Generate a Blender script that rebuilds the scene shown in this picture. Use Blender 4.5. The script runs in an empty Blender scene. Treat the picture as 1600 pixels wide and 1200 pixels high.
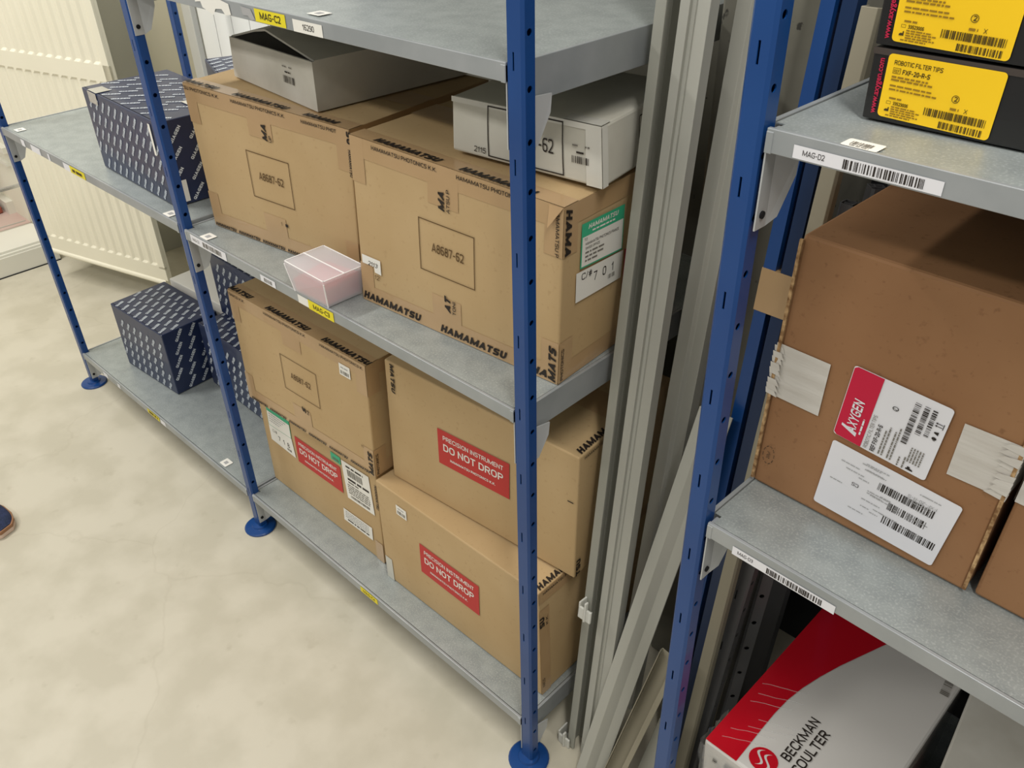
import bpy, bmesh, math, random
from mathutils import Vector, Matrix
random.seed(7)
scene = bpy.context.scene
COL = scene.collection

# ------------------------------------------------------------------ camera
cam_d = bpy.data.cameras.new('camera')
cam_d.sensor_width = 36.0
cam_d.sensor_fit = 'HORIZONTAL'
cam_d.lens = 29.914
cam_d.clip_start = 0.02
cam = bpy.data.objects.new('camera', cam_d)
COL.objects.link(cam)
RW = ((0.72206745, 0.69154335, -0.01965682),
      (0.37954805, -0.41973641, -0.8244784),
      (-0.57841323, 0.58786831, -0.56555193))
CP = (0.56464527, -0.57503661, 1.29370463)
cam.matrix_world = Matrix(((RW[0][0], -RW[1][0], -RW[2][0], CP[0]),
                           (RW[0][1], -RW[1][1], -RW[2][1], CP[1]),
                           (RW[0][2], -RW[1][2], -RW[2][2], CP[2]),
                           (0, 0, 0, 1)))
scene.camera = cam

# ------------------------------------------------------------------ light and exposure
world = bpy.data.worlds.new('world')
scene.world = world
world.use_nodes = True
bg = world.node_tree.nodes['Background']
bg.inputs[0].default_value = (1.0, 0.98, 0.93, 1)
bg.inputs[1].default_value = 0.30


def area_lamp(name, loc, target, sx, sy, power, color=(1, 0.968, 0.915)):
    d = bpy.data.lights.new(name, 'AREA')
    d.shape = 'RECTANGLE'
    d.size = sx
    d.size_y = sy
    d.energy = power
    d.color = color
    o = bpy.data.objects.new(name, d)
    o.location = loc
    v = Vector(target) - Vector(loc)
    o.rotation_euler = v.to_track_quat('-Z', 'Y').to_euler()
    COL.objects.link(o)
    return o


# two ceiling tubes along the aisle and one over the far end by the radiator
area_lamp('ceiling_tube_light', (0.95, -0.55, 2.75), (0.80, -0.35, 0), 0.14, 1.5, 28)
area_lamp('ceiling_tube_light_aisle', (-0.5, -2.0, 2.7), (-0.5, 0.0, 0.9), 1.5, 0.14, 20)
area_lamp('ceiling_tube_light_far', (-2.0, -0.75, 2.7), (-2.0, -0.5, 0), 0.14, 1.5, 40)
scene.view_settings.view_transform = 'Standard'
scene.view_settings.look = 'None'
scene.view_settings.gamma = 1.0
scene.view_settings.use_curve_mapping = False
scene.view_settings.exposure = 0.25


# ------------------------------------------------------------------ materials
def lin(c):
    return tuple(((x / 255) / 12.92 if x / 255 <= 0.04045 else (((x / 255) + 0.055) / 1.055) ** 2.4) for x in c)


def mat(name, c, rough=0.6, metal=0.0, spec=0.5, c2=None, scale=8.0, stretch=(1, 1, 1), lo=0.35, hi=0.65,
        detail=4.0, bump=0.0, bscale=60.0, coat=0.0, trans=0.0, alpha=1.0, ior=1.45, speck=None):
    m = bpy.data.materials.new(name)
    m.use_nodes = True
    nt = m.node_tree
    b = nt.nodes['Principled BSDF']
    b.inputs['Base Color'].default_value = (*lin(c), 1)
    b.inputs['Roughness'].default_value = rough
    b.inputs['Metallic'].default_value = metal
    b.inputs['Specular IOR Level'].default_value = spec
    b.inputs['Coat Weight'].default_value = coat
    b.inputs['Transmission Weight'].default_value = trans
    b.inputs['IOR'].default_value = ior
    b.inputs['Alpha'].default_value = alpha
    tc = None
    if c2 or bump:
        tc = nt.nodes.new('ShaderNodeTexCoord')
        mp = nt.nodes.new('ShaderNodeMapping')
        mp.inputs['Scale'].default_value = stretch
        nt.links.new(tc.outputs['Object'], mp.inputs[0])
    if c2:
        n = nt.nodes.new('ShaderNodeTexNoise')
        n.inputs['Scale'].default_value = scale
        n.inputs['Detail'].default_value = detail
        nt.links.new(mp.outputs[0], n.inputs['Vector'])
        r = nt.nodes.new('ShaderNodeValToRGB')
        r.color_ramp.elements[0].position = lo
        r.color_ramp.elements[1].position = hi
        r.color_ramp.elements[0].color = (*lin(c), 1)
        r.color_ramp.elements[1].color = (*lin(c2), 1)
        nt.links.new(n.outputs['Fac'], r.inputs[0])
        out = r.outputs[0]
        if speck:
            sc, slo, shi, sc_col = speck
            n2 = nt.nodes.new('ShaderNodeTexNoise')
            n2.inputs['Scale'].default_value = sc
            n2.inputs['Detail'].default_value = 3.0
            nt.links.new(mp.outputs[0], n2.inputs['Vector'])
            r2 = nt.nodes.new('ShaderNodeValToRGB')
            r2.color_ramp.elements[0].position = slo
            r2.color_ramp.elements[1].position = shi
            r2.color_ramp.elements[0].color = (0, 0, 0, 1)
            r2.color_ramp.elements[1].color = (1, 1, 1, 1)
            nt.links.new(n2.outputs['Fac'], r2.inputs[0])
            mx = nt.nodes.new('ShaderNodeMix')
            mx.data_type = 'RGBA'
            nt.links.new(r2.outputs[0], mx.inputs[0])
            nt.links.new(out, mx.inputs[6])
            mx.inputs[7].default_value = (*lin(sc_col), 1)
            out = mx.outputs[2]
        nt.links.new(out, b.inputs['Base Color'])
    if bump:
        n = nt.nodes.new('ShaderNodeTexNoise')
        n.inputs['Scale'].default_value = bscale
        n.inputs['Detail'].default_value = 5.0
        nt.links.new(mp.outputs[0], n.inputs['Vector'])
        bp = nt.nodes.new('ShaderNodeBump')
        bp.inputs['Strength'].default_value = bump
        bp.inputs['Distance'].default_value = 0.002
        nt.links.new(n.outputs['Fac'], bp.inputs['Height'])
        nt.links.new(bp.outputs[0], b.inputs['Normal'])
    return m


M = {}
M['floor'] = mat('painted_concrete_floor', (188, 182, 163), 0.45, c2=(199, 193, 175), scale=9, detail=12, lo=.40, hi=.60,
                 bump=0.10, bscale=30, speck=(26, .64, .84, (178, 171, 151)))
nt = M['floor'].node_tree
_b = nt.nodes['Principled BSDF']
_src = _b.inputs['Base Color'].links[0].from_socket
_tc = nt.nodes.new('ShaderNodeTexCoord')
_n = nt.nodes.new('ShaderNodeTexNoise')
_n.inputs['Scale'].default_value = 3.0
_n.inputs['Detail'].default_value = 6.0
_ad = nt.nodes.new('ShaderNodeMix')
_ad.data_type = 'RGBA'
_ad.blend_type = 'ADD'
_ad.inputs[0].default_value = 0.22
nt.links.new(_tc.outputs['Object'], _n.inputs['Vector'])
nt.links.new(_tc.outputs['Object'], _ad.inputs[6])
nt.links.new(_n.outputs['Color'], _ad.inputs[7])
_v = nt.nodes.new('ShaderNodeTexVoronoi')
_v.feature = 'DISTANCE_TO_EDGE'
_v.inputs['Scale'].default_value = 1.2
nt.links.new(_ad.outputs[2], _v.inputs['Vector'])
_r = nt.nodes.new('ShaderNodeValToRGB')
_r.color_ramp.elements[0].position = 0.0
_r.color_ramp.elements[1].position = 0.004
_r.color_ramp.elements[0].color = (0.945, 0.94, 0.93, 1)
_r.color_ramp.elements[1].color = (1, 1, 1, 1)
nt.links.new(_v.outputs['Distance'], _r.inputs[0])
_m = nt.nodes.new('ShaderNodeMix')
_m.data_type = 'RGBA'
_m.blend_type = 'MULTIPLY'
_m.inputs[0].default_value = 1.0
nt.links.new(_src, _m.inputs[6])
nt.links.new(_r.outputs[0], _m.inputs[7])
nt.links.new(_m.outputs[2], _b.inputs['Base Color'])
M['wall'] = mat('grey_concrete', (134, 132, 119), 0.85, c2=(112, 110, 100), scale=5, detail=8, bump=0.4, bscale=40,
                speck=(60, .68, .72, (70, 68, 62)))
M['darkwall'] = mat('charcoal_wall', (38, 40, 42), 0.8)
M['cream'] = mat('cream_enamel', (238, 233, 212), 0.38, c2=(233, 228, 206), scale=3)
M['creamwall'] = mat('cream_wall_paint', (232, 228, 210), 0.8)
M['greycol'] = mat('grey_paint', (178, 178, 168), 0.6)
M['corr'] = mat('off_white_sheet', (236, 237, 233), 0.5)
M['galv'] = mat('galvanised_steel', (149, 156, 156), 0.42, metal=0.35, c2=(163, 170, 169), scale=40, detail=8,
                speck=(420, .50, .85, (192, 198, 196)))
M['galvlip'] = mat('galvanised_edge', (166, 170, 172), 0.4, metal=0.35, c2=(154, 159, 161), scale=18)
M['bracket'] = mat('bracket_steel', (188, 191, 192), 0.4, metal=0.3)
M['blue'] = mat('blue_paint', (16, 66, 128), 0.35, c2=(13, 60, 120), scale=6, coat=0.15)
M['navy'] = mat('dark_blue_paint', (10, 40, 78), 0.35)
M['dark'] = mat('black_hole', (14, 14, 16), 0.9)
M['card'] = mat('cardboard', (190, 163, 121), 0.72, c2=(183, 155, 112), scale=7, detail=8, bump=0.08, bscale=14,
                stretch=(1, 1, 1), speck=(150, .62, .75, (177, 149, 107)))
M['card2'] = mat('brown_cardboard', (152, 112, 76), 0.75, c2=(143, 103, 68), scale=9, detail=8, bump=0.08, bscale=18,
                 speck=(170, .62, .76, (132, 95, 62)))
M['cardcut'] = mat('cardboard_cut_edge', (196, 162, 116), 0.9, c2=(120, 86, 52), scale=160)
M['tape'] = mat('brown_parcel_tape', (184, 152, 112), 0.3, c2=(177, 146, 105), scale=11, bump=0.15, bscale=50, coat=0.3)
M['ink'] = mat('black_ink', (38, 30, 24), 0.6)
M['inkb'] = mat('brown_ink', (92, 68, 36), 0.7)
M['grey1'] = mat('grey_print', (120, 116, 108), 0.7)
M['lgrey'] = mat('pale_grey_print', (165, 165, 165), 0.7)
M['red'] = mat('red_label', (186, 44, 42), 0.5)
M['white'] = mat('white_paper', (232, 230, 222), 0.6)
M['green'] = mat('green_label', (60, 176, 132), 0.5)
M['yellow'] = mat('yellow_label', (228, 212, 30), 0.5)
M['amber'] = mat('amber_label', (250, 204, 28), 0.35)
M['amberink'] = mat('label_ink', (70, 55, 10), 0.6)
M['amberlight'] = mat('faint_label_ink', (150, 116, 20), 0.6)
M['cardw'] = mat('white_carton', (205, 203, 192), 0.6, c2=(192, 189, 176), scale=9, detail=8, bump=0.3, bscale=16)
M['cardg'] = mat('grimy_white_carton', (208, 205, 195), 0.65, c2=(190, 186, 174), scale=11, detail=8, bump=0.35, bscale=14)
M['clearT'] = mat('clear_tape', (214, 212, 202), 0.2, coat=0.5)
M['qnavy'] = mat('navy_carton', (34, 46, 80), 0.38, c2=(30, 42, 74), scale=12, coat=0.25)
M['qprint'] = mat('pale_print', (214, 222, 230), 0.5)
M['black'] = mat('black_carton', (26, 25, 24), 0.4, coat=0.1)
M['blackedge'] = mat('worn_black_edge', (66, 58, 52), 0.5)
M['magenta'] = mat('crimson_print', (190, 24, 66), 0.45)
M['axyred'] = mat('crimson_label', (196, 10, 58), 0.45)
M['labw'] = mat('cool_white_label', (226, 226, 230), 0.45)
M['papert'] = mat('white_paper_tape', (206, 202, 194), 0.65, c2=(196, 191, 182), scale=12, stretch=(1, 1, 9), bump=0.3, bscale=20)
M['beckw'] = mat('glossy_white_carton', (214, 211, 206), 0.22, coat=0.7, bump=0.05, bscale=9)
M['beckr'] = mat('glossy_red_print', (196, 18, 36), 0.2, coat=0.8, bump=0.06, bscale=9)
M['film'] = mat('shrink_film', (235, 238, 240), 0.08, trans=0.9, alpha=0.45, bump=1.0, bscale=30)
M['glint'] = mat('painted_film_glint', (240, 240, 240), 0.12, coat=1.0, alpha=0.4)
M['prof'] = mat('grey_coated_steel', (156, 156, 146), 0.5, c2=(145, 145, 135), scale=5, stretch=(1, 1, .2), detail=5, metal=0.1)
M['prof2'] = mat('light_grey_steel', (172, 172, 163), 0.5, c2=(161, 161, 152), scale=5, stretch=(1, 1, .2), metal=0.1)
M['dpost'] = mat('dark_grey_paint', (84, 84, 85), 0.4)
M['olive'] = mat('olive_grey_steel', (140, 134, 116), 0.5)
M['clip'] = mat('translucent_plastic', (206, 206, 198), 0.35)
M['tub'] = mat('frosted_clear_plastic', (232, 232, 236), 0.22, trans=0.15, alpha=0.50, bump=0.25, bscale=24, coat=.3)
M['tubedge'] = mat('plastic_edge', (245, 245, 245), 0.25)
M['pink'] = mat('red_foam', (240, 44, 66), 0.6, c2=(246, 96, 108), scale=14)
M['shoe'] = mat('navy_knit', (30, 42, 66), 0.85, c2=(40, 50, 84), scale=90, bump=0.6, bscale=240)
M['sole'] = mat('tan_leather_welt', (150, 108, 76), 0.6)
M['solew'] = mat('pale_sole', (214, 190, 172), 0.6)
M['plinth'] = mat('white_enamel', (222, 220, 208), 0.4)
M['brick'] = mat('pink_tile', (190, 160, 150), 0.7, c2=(204, 182, 172), scale=4)
M['brickred'] = mat('red_brick', (150, 82, 66), 0.8)
M['glass'] = mat('clear_glass', (240, 245, 240), 0.03, alpha=0.12)
M['chrome'] = mat('bright_metal', (205, 205, 205), 0.25, metal=0.8)


# ------------------------------------------------------------------ mesh builder
class MB:
    def __init__(s, T=None):
        s.v, s.f, s.m, s.mats, s.T = [], [], [], [], T

    def mi(s, m):
        m = M[m] if isinstance(m, str) else m
        if m not in s.mats:
            s.mats.append(m)
        return s.mats.index(m)

    def add(s, vs, fs, m):
        k = len(s.v)
        i = s.mi(m)
        for p in vs:
            p = Vector(p)
            s.v.append(s.T @ p if s.T else p)
        for f in fs:
            s.f.append(tuple(k + a for a in f))
            s.m.append(i)

    def box(s, p0, p1, m):
        x0, y0, z0 = p0
        x1, y1, z1 = p1
        s.add([(x0, y0, z0), (x1, y0, z0), (x1, y1, z0), (x0, y1, z0), (x0, y0, z1), (x1, y0, z1), (x1, y1, z1), (x0, y1, z1)],
              [(0, 3, 2, 1), (4, 5, 6, 7), (0, 1, 5, 4), (1, 2, 6, 5), (2, 3, 7, 6), (3, 0, 4, 7)], m)

    def prism(s, pts, d, m):
        n = len(pts)
        d = Vector(d)
        vs = [Vector(p) for p in pts] + [Vector(p) + d for p in pts]
        fs = [tuple(range(n - 1, -1, -1)), tuple(range(n, 2 * n))]
        fs += [(i, (i + 1) % n, n + (i + 1) % n, n + i) for i in range(n)]
        s.add(vs, fs, m)

    def lathe(s, c, prof, m, n=28):
        vs, fs = [], []
        for r, z in prof:
            for k in range(n):
                a = 2 * math.pi * k / n
                vs.append((c[0] + r * math.cos(a), c[1] + r * math.sin(a), c[2] + z))
        for j in range(len(prof) - 1):
            for k in range(n):
                fs.append((j * n + k, j * n + (k + 1) % n, (j + 1) * n + (k + 1) % n, (j + 1) * n + k))
        fs.append(tuple(range((len(prof) - 1) * n, len(prof) * n)))
        s.add(vs, fs, m)

    def build(s, name, parent=None, org=None, bevel=0, seg=2, smooth=False, solid=0, fixn=False):
        me = bpy.data.meshes.new(name)
        label = None
        if isinstance(org, str):
            label, org = org, None
        if org is None:
            org = parent['org'] if parent is not None else (0, 0, 0)
        org = Vector(org)
        me.from_pydata([v - org for v in s.v], [], s.f)
        for m in s.mats:
            me.materials.append(m)
        for p, i in zip(me.polygons, s.m):
            p.material_index = i
            p.use_smooth = smooth
        if fixn:
            bm = bmesh.new()
            bm.from_mesh(me)
            bmesh.ops.remove_doubles(bm, verts=bm.verts, dist=1e-5)
            bmesh.ops.recalc_face_normals(bm, faces=bm.faces)
            bm.to_mesh(me)
            bm.free()
        me.update()
        o = bpy.data.objects.new(name, me)
        COL.objects.link(o)
        if parent is None:
            o.location = org
        else:
            o.parent = parent
        o['org'] = tuple(org)
        if label:
            o['label'] = label
        if solid:
            d = o.modifiers.new('s', 'SOLIDIFY')
            d.thickness = solid
            d.offset = -1
        if bevel:
            d = o.modifiers.new('b', 'BEVEL')
            d.width = bevel
            d.segments = seg
            d.limit_method = 'ANGLE'
            d.angle_limit = math.radians(35)
        return o


def empty(name, loc):
    o = bpy.data.objects.new(name, None)
    o.location = loc
    o['org'] = tuple(loc)
    o.empty_display_size = 0.05
    COL.objects.link(o)
    return o


def tag(o, label, cat, group=None):
    o['label'] = label
    o['category'] = cat
    if group:
        o['group'] = group
    return o


def struct(o):
    o['kind'] = 'structure'
    return o


# ------------------------------------------------------------------ text
_tc = {}
CAP = 0.70


O4 = [(0, 0), (1, 0), (1, 1), (0, 1)]
# letter -> width, strokes (points, closed, rounded)
STROKES = {
    'A': (.80, [([(0, 0), (.5, 1), (1, 0)], 0, 0), ([(.22, .26), (.78, .26)], 0, 0)]),
    'B': (.70, [([(0, 0), (0, 1)], 0, 0), ([(0, 1), (.92, 1), (.92, .53), (0, .53)], 0, 1), ([(0, .53), (1, .53), (1, 0), (0, 0)], 0, 1)]),
    'C': (.74, [([(1, .76), (1, 1), (0, 1), (0, 0), (1, 0), (1, .24)], 0, 1)]),
    'D': (.74, [([(0, 0), (0, 1)], 0, 0), ([(0, 1), (1, 1), (1, 0), (0, 0)], 0, 1)]),
    'E': (.66, [([(1, 1), (0, 1), (0, 0), (1, 0)], 0, 0), ([(0, .52), (.9, .52)], 0, 0)]),
    'F': (.62, [([(1, 1), (0, 1), (0, 0)], 0, 0), ([(0, .50), (.85, .50)], 0, 0)]),
    'G': (.78, [([(1, .80), (1, 1), (0, 1), (0, 0), (1, 0), (1, .46), (.55, .46)], 0, 1)]),
    'H': (.74, [([(0, 0), (0, 1)], 0, 0), ([(1, 0), (1, 1)], 0, 0), ([(0, .5), (1, .5)], 0, 0)]),
    'I': (.20, [([(.5, 0), (.5, 1)], 0, 0)]),
    'K': (.74, [([(0, 0), (0, 1)], 0, 0), ([(1, 1), (.1, .42)], 0, 0), ([(.35, .58), (1, 0)], 0, 0)]),
    'L': (.62, [([(0, 1), (0, 0), (1, 0)], 0, 0)]),
    'M': (1.06, [([(0, 0), (0, 1)], 0, 0), ([(1, 0), (1, 1)], 0, 0), ([(0, 1), (.5, .1), (1, 1)], 0, 0)]),
    'N': (.76, [([(0, 0), (0, 1)], 0, 0), ([(1, 0), (1, 1)], 0, 0), ([(0, 1), (1, 0)], 0, 0)]),
    'O': (.80, [(O4, 1, 1)]),
    'P': (.70, [([(0, 0), (0, 1)], 0, 0), ([(0, 1), (1, 1), (1, .45), (0, .45)], 0, 1)]),
    'Q': (.82, [(O4, 1, 1), ([(.62, .25), (1, 0)], 0, 0)]),
    'R': (.72, [([(0, 0), (0, 1)], 0, 0), ([(0, 1), (1, 1), (1, .47), (0, .47)], 0, 1), ([(.5, .47), (1, 0)], 0, 0)]),
    'S': (.72, [([(1, .84), (1, 1), (0, 1), (0, .53), (1, .47), (1, 0), (0, 0), (0, .16)], 0, 1)]),
    'T': (.68, [([(0, 1), (1, 1)], 0, 0), ([(.5, 1), (.5, 0)], 0, 0)]),
    'U': (.74, [([(0, 1), (0, 0), (1, 0), (1, 1)], 0, 1)]),
    'V': (.74, [([(0, 1), (.5, 0), (1, 1)], 0, 0)]),
    'W': (1.0, [([(0, 1), (.27, 0), (.5, .85), (.73, 0), (1, 1)], 0, 0)]),
    'X': (.72, [([(0, 0), (1, 1)], 0, 0), ([(0, 1), (1, 0)], 0, 0)]),
    'Y': (.72, [([(0, 1), (.5, .45), (1, 1)], 0, 0), ([(.5, .45), (.5, 0)], 0, 0)]),
    'Z': (.68, [([(0, 1), (1, 1), (0, 0), (1, 0)], 0, 0)]),
    '0': (.60, [(O4, 1, 1)]),
    '1': (.40, [([(.0, .74), (.7, 1), (.7, 0)], 0, 0)]),
    '2': (.60, [([(0, .80), (0, 1), (1, 1), (1, .56), (0, 0)], 0, 1), ([(0, 0), (1, 0)], 0, 0)]),
    '3': (.60, [([(0, .80), (0, 1), (1, 1), (1, .53), (.3, .53)], 0, 1), ([(.3, .53), (1, .53), (1, 0), (0, 0), (0, .14)], 0, 1)]),
    '4': (.62, [([(.75, 0), (.75, 1), (0, .28), (1, .28)], 0, 0)]),
    '5': (.60, [([(.95, 1), (.05, 1), (0, .52)], 0, 0), ([(0, .55), (1, .62), (1, 0), (0, 0), (0, .2)], 0, 1)]),
    '6': (.60, [([(1, .88), (1, 1), (0, 1), (0, 0), (1, 0), (1, .56), (0, .56)], 0, 1)]),
    '7': (.58, [([(0, 1), (1, 1), (.35, 0)], 0, 0)]),
    '8': (.60, [([(.05, .53), (.95, .53), (.95, 1), (.05, 1)], 1, 1), ([(0, 0), (1, 0), (1, .53), (0, .53)], 1, 1)]),
    '9': (.60, [([(0, .12), (0, 0), (1, 0), (1, 1), (0, 1), (0, .44), (1, .44)], 0, 1)]),
    '-': (.42, [([(.1, .42), (.9, .42)], 0, 0)]),
    '.': (.16, [([(.5, 0), (.5, .02)], 0, 0)]),
    '/': (.40, [([(0, 0), (1, 1)], 0, 0)]),
    '#': (.66, [([(.25, 0), (.4, 1)], 0, 0), ([(.65, 0), (.8, 1)], 0, 0), ([(0, .34), (1, .34)], 0, 0), ([(0, .68), (1, .68)], 0, 0)]),
}


def stroke_text(s, t, shear):
    vs, fs = [], []
    pen = 0.0
    a = t / 2
    for ch in s:
        if ch == ' ':
            pen += 0.36
            continue
        W, strokes = STROKES[ch]
        W = max(W, t) + t * .35
        for pts, closed, rnd_ in strokes:
            P = [Vector((a + u * (W - t), a + v * (1 - t))) for u, v in pts]
            if rnd_:
                R0 = min(.30, (W - t) * .48)
                out = []
                n = len(P)
                for i in range(n):
                    if not closed and i in (0, n - 1):
                        out.append(P[i])
                        continue
                    p, q, r = P[i - 1], P[i], P[(i + 1) % n]
                    d1, d2 = (p - q), (r - q)
                    l = min(R0, d1.length * .49, d2.length * .49)
                    A_, B_ = q + d1.normalized() * l, q + d2.normalized() * l
                    for k in range(4):
                        w = k / 3
                        out.append(A_ * (1 - w) ** 2 + q * 2 * w * (1 - w) + B_ * w ** 2)
                P = out
            n = len(P)
            m = n if closed else n - 1
            for i in range(m):
                p, q = P[i], P[(i + 1) % n]
                d = q - p
                if d.length < 1e-6:
                    continue
                d = d.normalized()
                nn = Vector((-d.y, d.x)) * a
                def ext(j, other, dr):
                    if not closed and j in (0, n - 1):
                        u0, v0 = pts[0] if j == 0 else pts[-1]
                        if rnd_ and 0.05 < v0 < 0.95 and u0 in (0, 1) and (j == 0 or len(pts) > 4) and abs(P[1 if j == 0 else -2].x - P[j].x) < .02:
                            return 0.0
                        return a
                    e = (P[(j + dr) % n] - P[j])
                    if e.length < 1e-6:
                        return 0
                    c = max(-1, min(1, e.normalized().dot(dr * d)))
                    return min(a, a * math.tan(math.acos(c) / 2))
                e0, e1 = ext(i, None, -1), ext((i + 1) % n, None, 1)
                p2, q2 = p - d * e0, q + d * e1
                k = len(vs)
                for z in (p2 - nn, q2 - nn, q2 + nn, p2 + nn):
                    y = min(1.0, max(0.0, z.y))
                    vs.append(((pen + z.x + y * shear) * CAP, y * CAP))
                fs.append((k, k + 1, k + 2, k + 3))
        pen += W + .13
    return vs, fs


def glyphs(s, bold=0.0, shear=0.0, spacing=1.0):
    key = (s, bold, shear, spacing)
    if key in _tc:
        return _tc[key]
    if all(c in STROKES or c == ' ' for c in s):
        vs, fs = stroke_text(s, 0.125 + 4.6 * bold, shear)
        x0 = min(v[0] for v in vs)
        x1 = max(v[0] for v in vs)
        _tc[key] = ([(v[0] - x0, v[1]) for v in vs], fs, x1 - x0)
        return _tc[key]
    cu = bpy.data.curves.new('t', 'FONT')
    cu.body = s
    cu.size = 1.0
    cu.resolution_u = 2
    cu.offset = bold
    cu.shear = shear
    cu.space_character = spacing
    ob = bpy.data.objects.new('t', cu)
    COL.objects.link(ob)
    bpy.context.view_layer.update()
    dg = bpy.context.evaluated_depsgraph_get()
    me = ob.evaluated_get(dg).to_mesh()
    vs = [(v.co.x, v.co.y) for v in me.vertices]
    fs = [tuple(p.vertices) for p in me.polygons]
    ob.evaluated_get(dg).to_mesh_clear()
    bpy.data.objects.remove(ob)
    bpy.data.curves.remove(cu)
    if not vs:
        vs = [(0, 0)]
    x0 = min(v[0] for v in vs)
    x1 = max(v[0] for v in vs)
    vs = [(v[0] - x0, v[1]) for v in vs]
    _tc[key] = (vs, fs, x1 - x0)
    return _tc[key]


class Dec:
    """flat marks laid on a surface given by map(u, v, offset)"""

    def __init__(s, mp, mb=None, off=0.0008):
        s.mp, s.mb, s.off = mp, mb or MB(), off

    def sub(s, u0, v0, ang=0.0, off=0.0002):
        c, n = math.cos(ang), math.sin(ang)
        return Dec(lambda x, y, o: s.mp(u0 + x * c - y * n, v0 + x * n + y * c, o), s.mb, s.off + off)

    def quad(s, TL, TR, BR, BL, W, H, off=0.0002):
        def m(x, y, o):
            a, t = x / W, y / H
            u = (1 - a) * (1 - t) * BL[0] + a * (1 - t) * BR[0] + a * t * TR[0] + (1 - a) * t * TL[0]
            v = (1 - a) * (1 - t) * BL[1] + a * (1 - t) * BR[1] + a * t * TR[1] + (1 - a) * t * TL[1]
            return s.mp(u, v, o)
        return Dec(m, s.mb, s.off + off)

    def rect(s, x0, y0, x1, y1, m, off=0.0, r=0.0, n=4):
        o = s.off + off
        if r > 0:
            pts = []
            for cx, cy, a0 in ((x1 - r, y1 - r, 0), (x0 + r, y1 - r, 90), (x0 + r, y0 + r, 180), (x1 - r, y0 + r, 270)):
                for k in range(5):
                    a = math.radians(a0 + k * 22.5)
                    pts.append((cx + r * math.cos(a), cy + r * math.sin(a)))
            s.mb.add([s.mp(x, y, o) for x, y in pts], [tuple(range(len(pts)))], m)
            return s
        vs, fs = [], []
        for j in range(n + 1):
            for i in range(n + 1):
                vs.append(s.mp(x0 + (x1 - x0) * i / n, y0 + (y1 - y0) * j / n, o))
        for j in range(n):
            for i in range(n):
                a = j * (n + 1) + i
                fs.append((a, a + 1, a + n + 2, a + n + 1))
        s.mb.add(vs, fs, m)
        return s

    def poly(s, pts, m, off=0.0):
        s.mb.add([s.mp(x, y, s.off + off) for x, y in pts], [tuple(range(len(pts)))], m)

    def text(s, t, x, y, h, m, w=None, off=0.0003, bold=0.0, shear=0.0, spacing=1.0, align='L'):
        vs, fs, W = glyphs(t, bold, shear, spacing)
        sc = h / CAP
        sx = (w / W) if w else sc
        if align == 'C':
            x -= W * sx / 2
        if align == 'R':
            x -= W * sx
        s.mb.add([s.mp(x + a * sx, y + b * sc, s.off + off) for a, b in vs], fs, m)
        return W * sx

    def frame(s, x0, y0, x1, y1, t, m, off=0.0002):
        for r in ((x0, y0, x1, y0 + t), (x0, y1 - t, x1, y1), (x0, y0, x0 + t, y1), (x1 - t, y0, x1, y1)):
            s.rect(*r, m, off=off, n=3)

    def bars(s, x0, y0, x1, y1, m, n=30, off=0.0003, fill=0.5):
        rnd = random.Random(int((x0 + y0 + n) * 9999))
        w = [rnd.choice((1, 1, 2, 3)) for _ in range(2 * n)]
        T = sum(w)
        x = x0
        for i, a in enumerate(w):
            d = (x1 - x0) * a / T
            if i % 2 == 0:
                s.mb.add([s.mp(x, y0, s.off + off), s.mp(x + d, y0, s.off + off), s.mp(x + d, y1, s.off + off), s.mp(x, y1, s.off + off)],
                         [(0, 1, 2, 3)], m)
            x += d

    def dash(s, x, y, w, h, m, off=0.0003, seed=1):
        """a line of print too small to read"""
        rnd = random.Random(seed + int(x * 7777) + int(y * 9999))
        e = x + w
        while x < e:
            d = min(rnd.uniform(h * 1.2, h * 5), e - x)
            s.mb.add([s.mp(x, y, s.off + off), s.mp(x + d, y, s.off + off), s.mp(x + d, y + h, s.off + off), s.mp(x, y + h, s.off + off)],
                     [(0, 1, 2, 3)], m)
            x += d + h * 0.7

    def disc(s, x, y, r, m, off=0.0003, n=24, r0=0.0):
        if r0:
            vs, fs = [], []
            for k in range(n):
                a = 2 * math.pi * k / n
                vs += [s.mp(x + r0 * math.cos(a), y + r0 * math.sin(a), s.off + off), s.mp(x + r * math.cos(a), y + r * math.sin(a), s.off + off)]
            for k in range(n):
                j = (k + 1) % n
                fs.append((2 * k, 2 * j, 2 * j + 1, 2 * k + 1))
            s.mb.add(vs, fs, m)
        else:
            s.mb.add([s.mp(x + r * math.cos(2 * math.pi * k / n), y + r * math.sin(2 * math.pi * k / n), s.off + off) for k in range(n)],
                     [tuple(range(n))], m)

    def build(s, name, parent, label=None):
        o = s.mb.build(name, parent)
        if label:
            o['label'] = label
        return o


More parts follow.
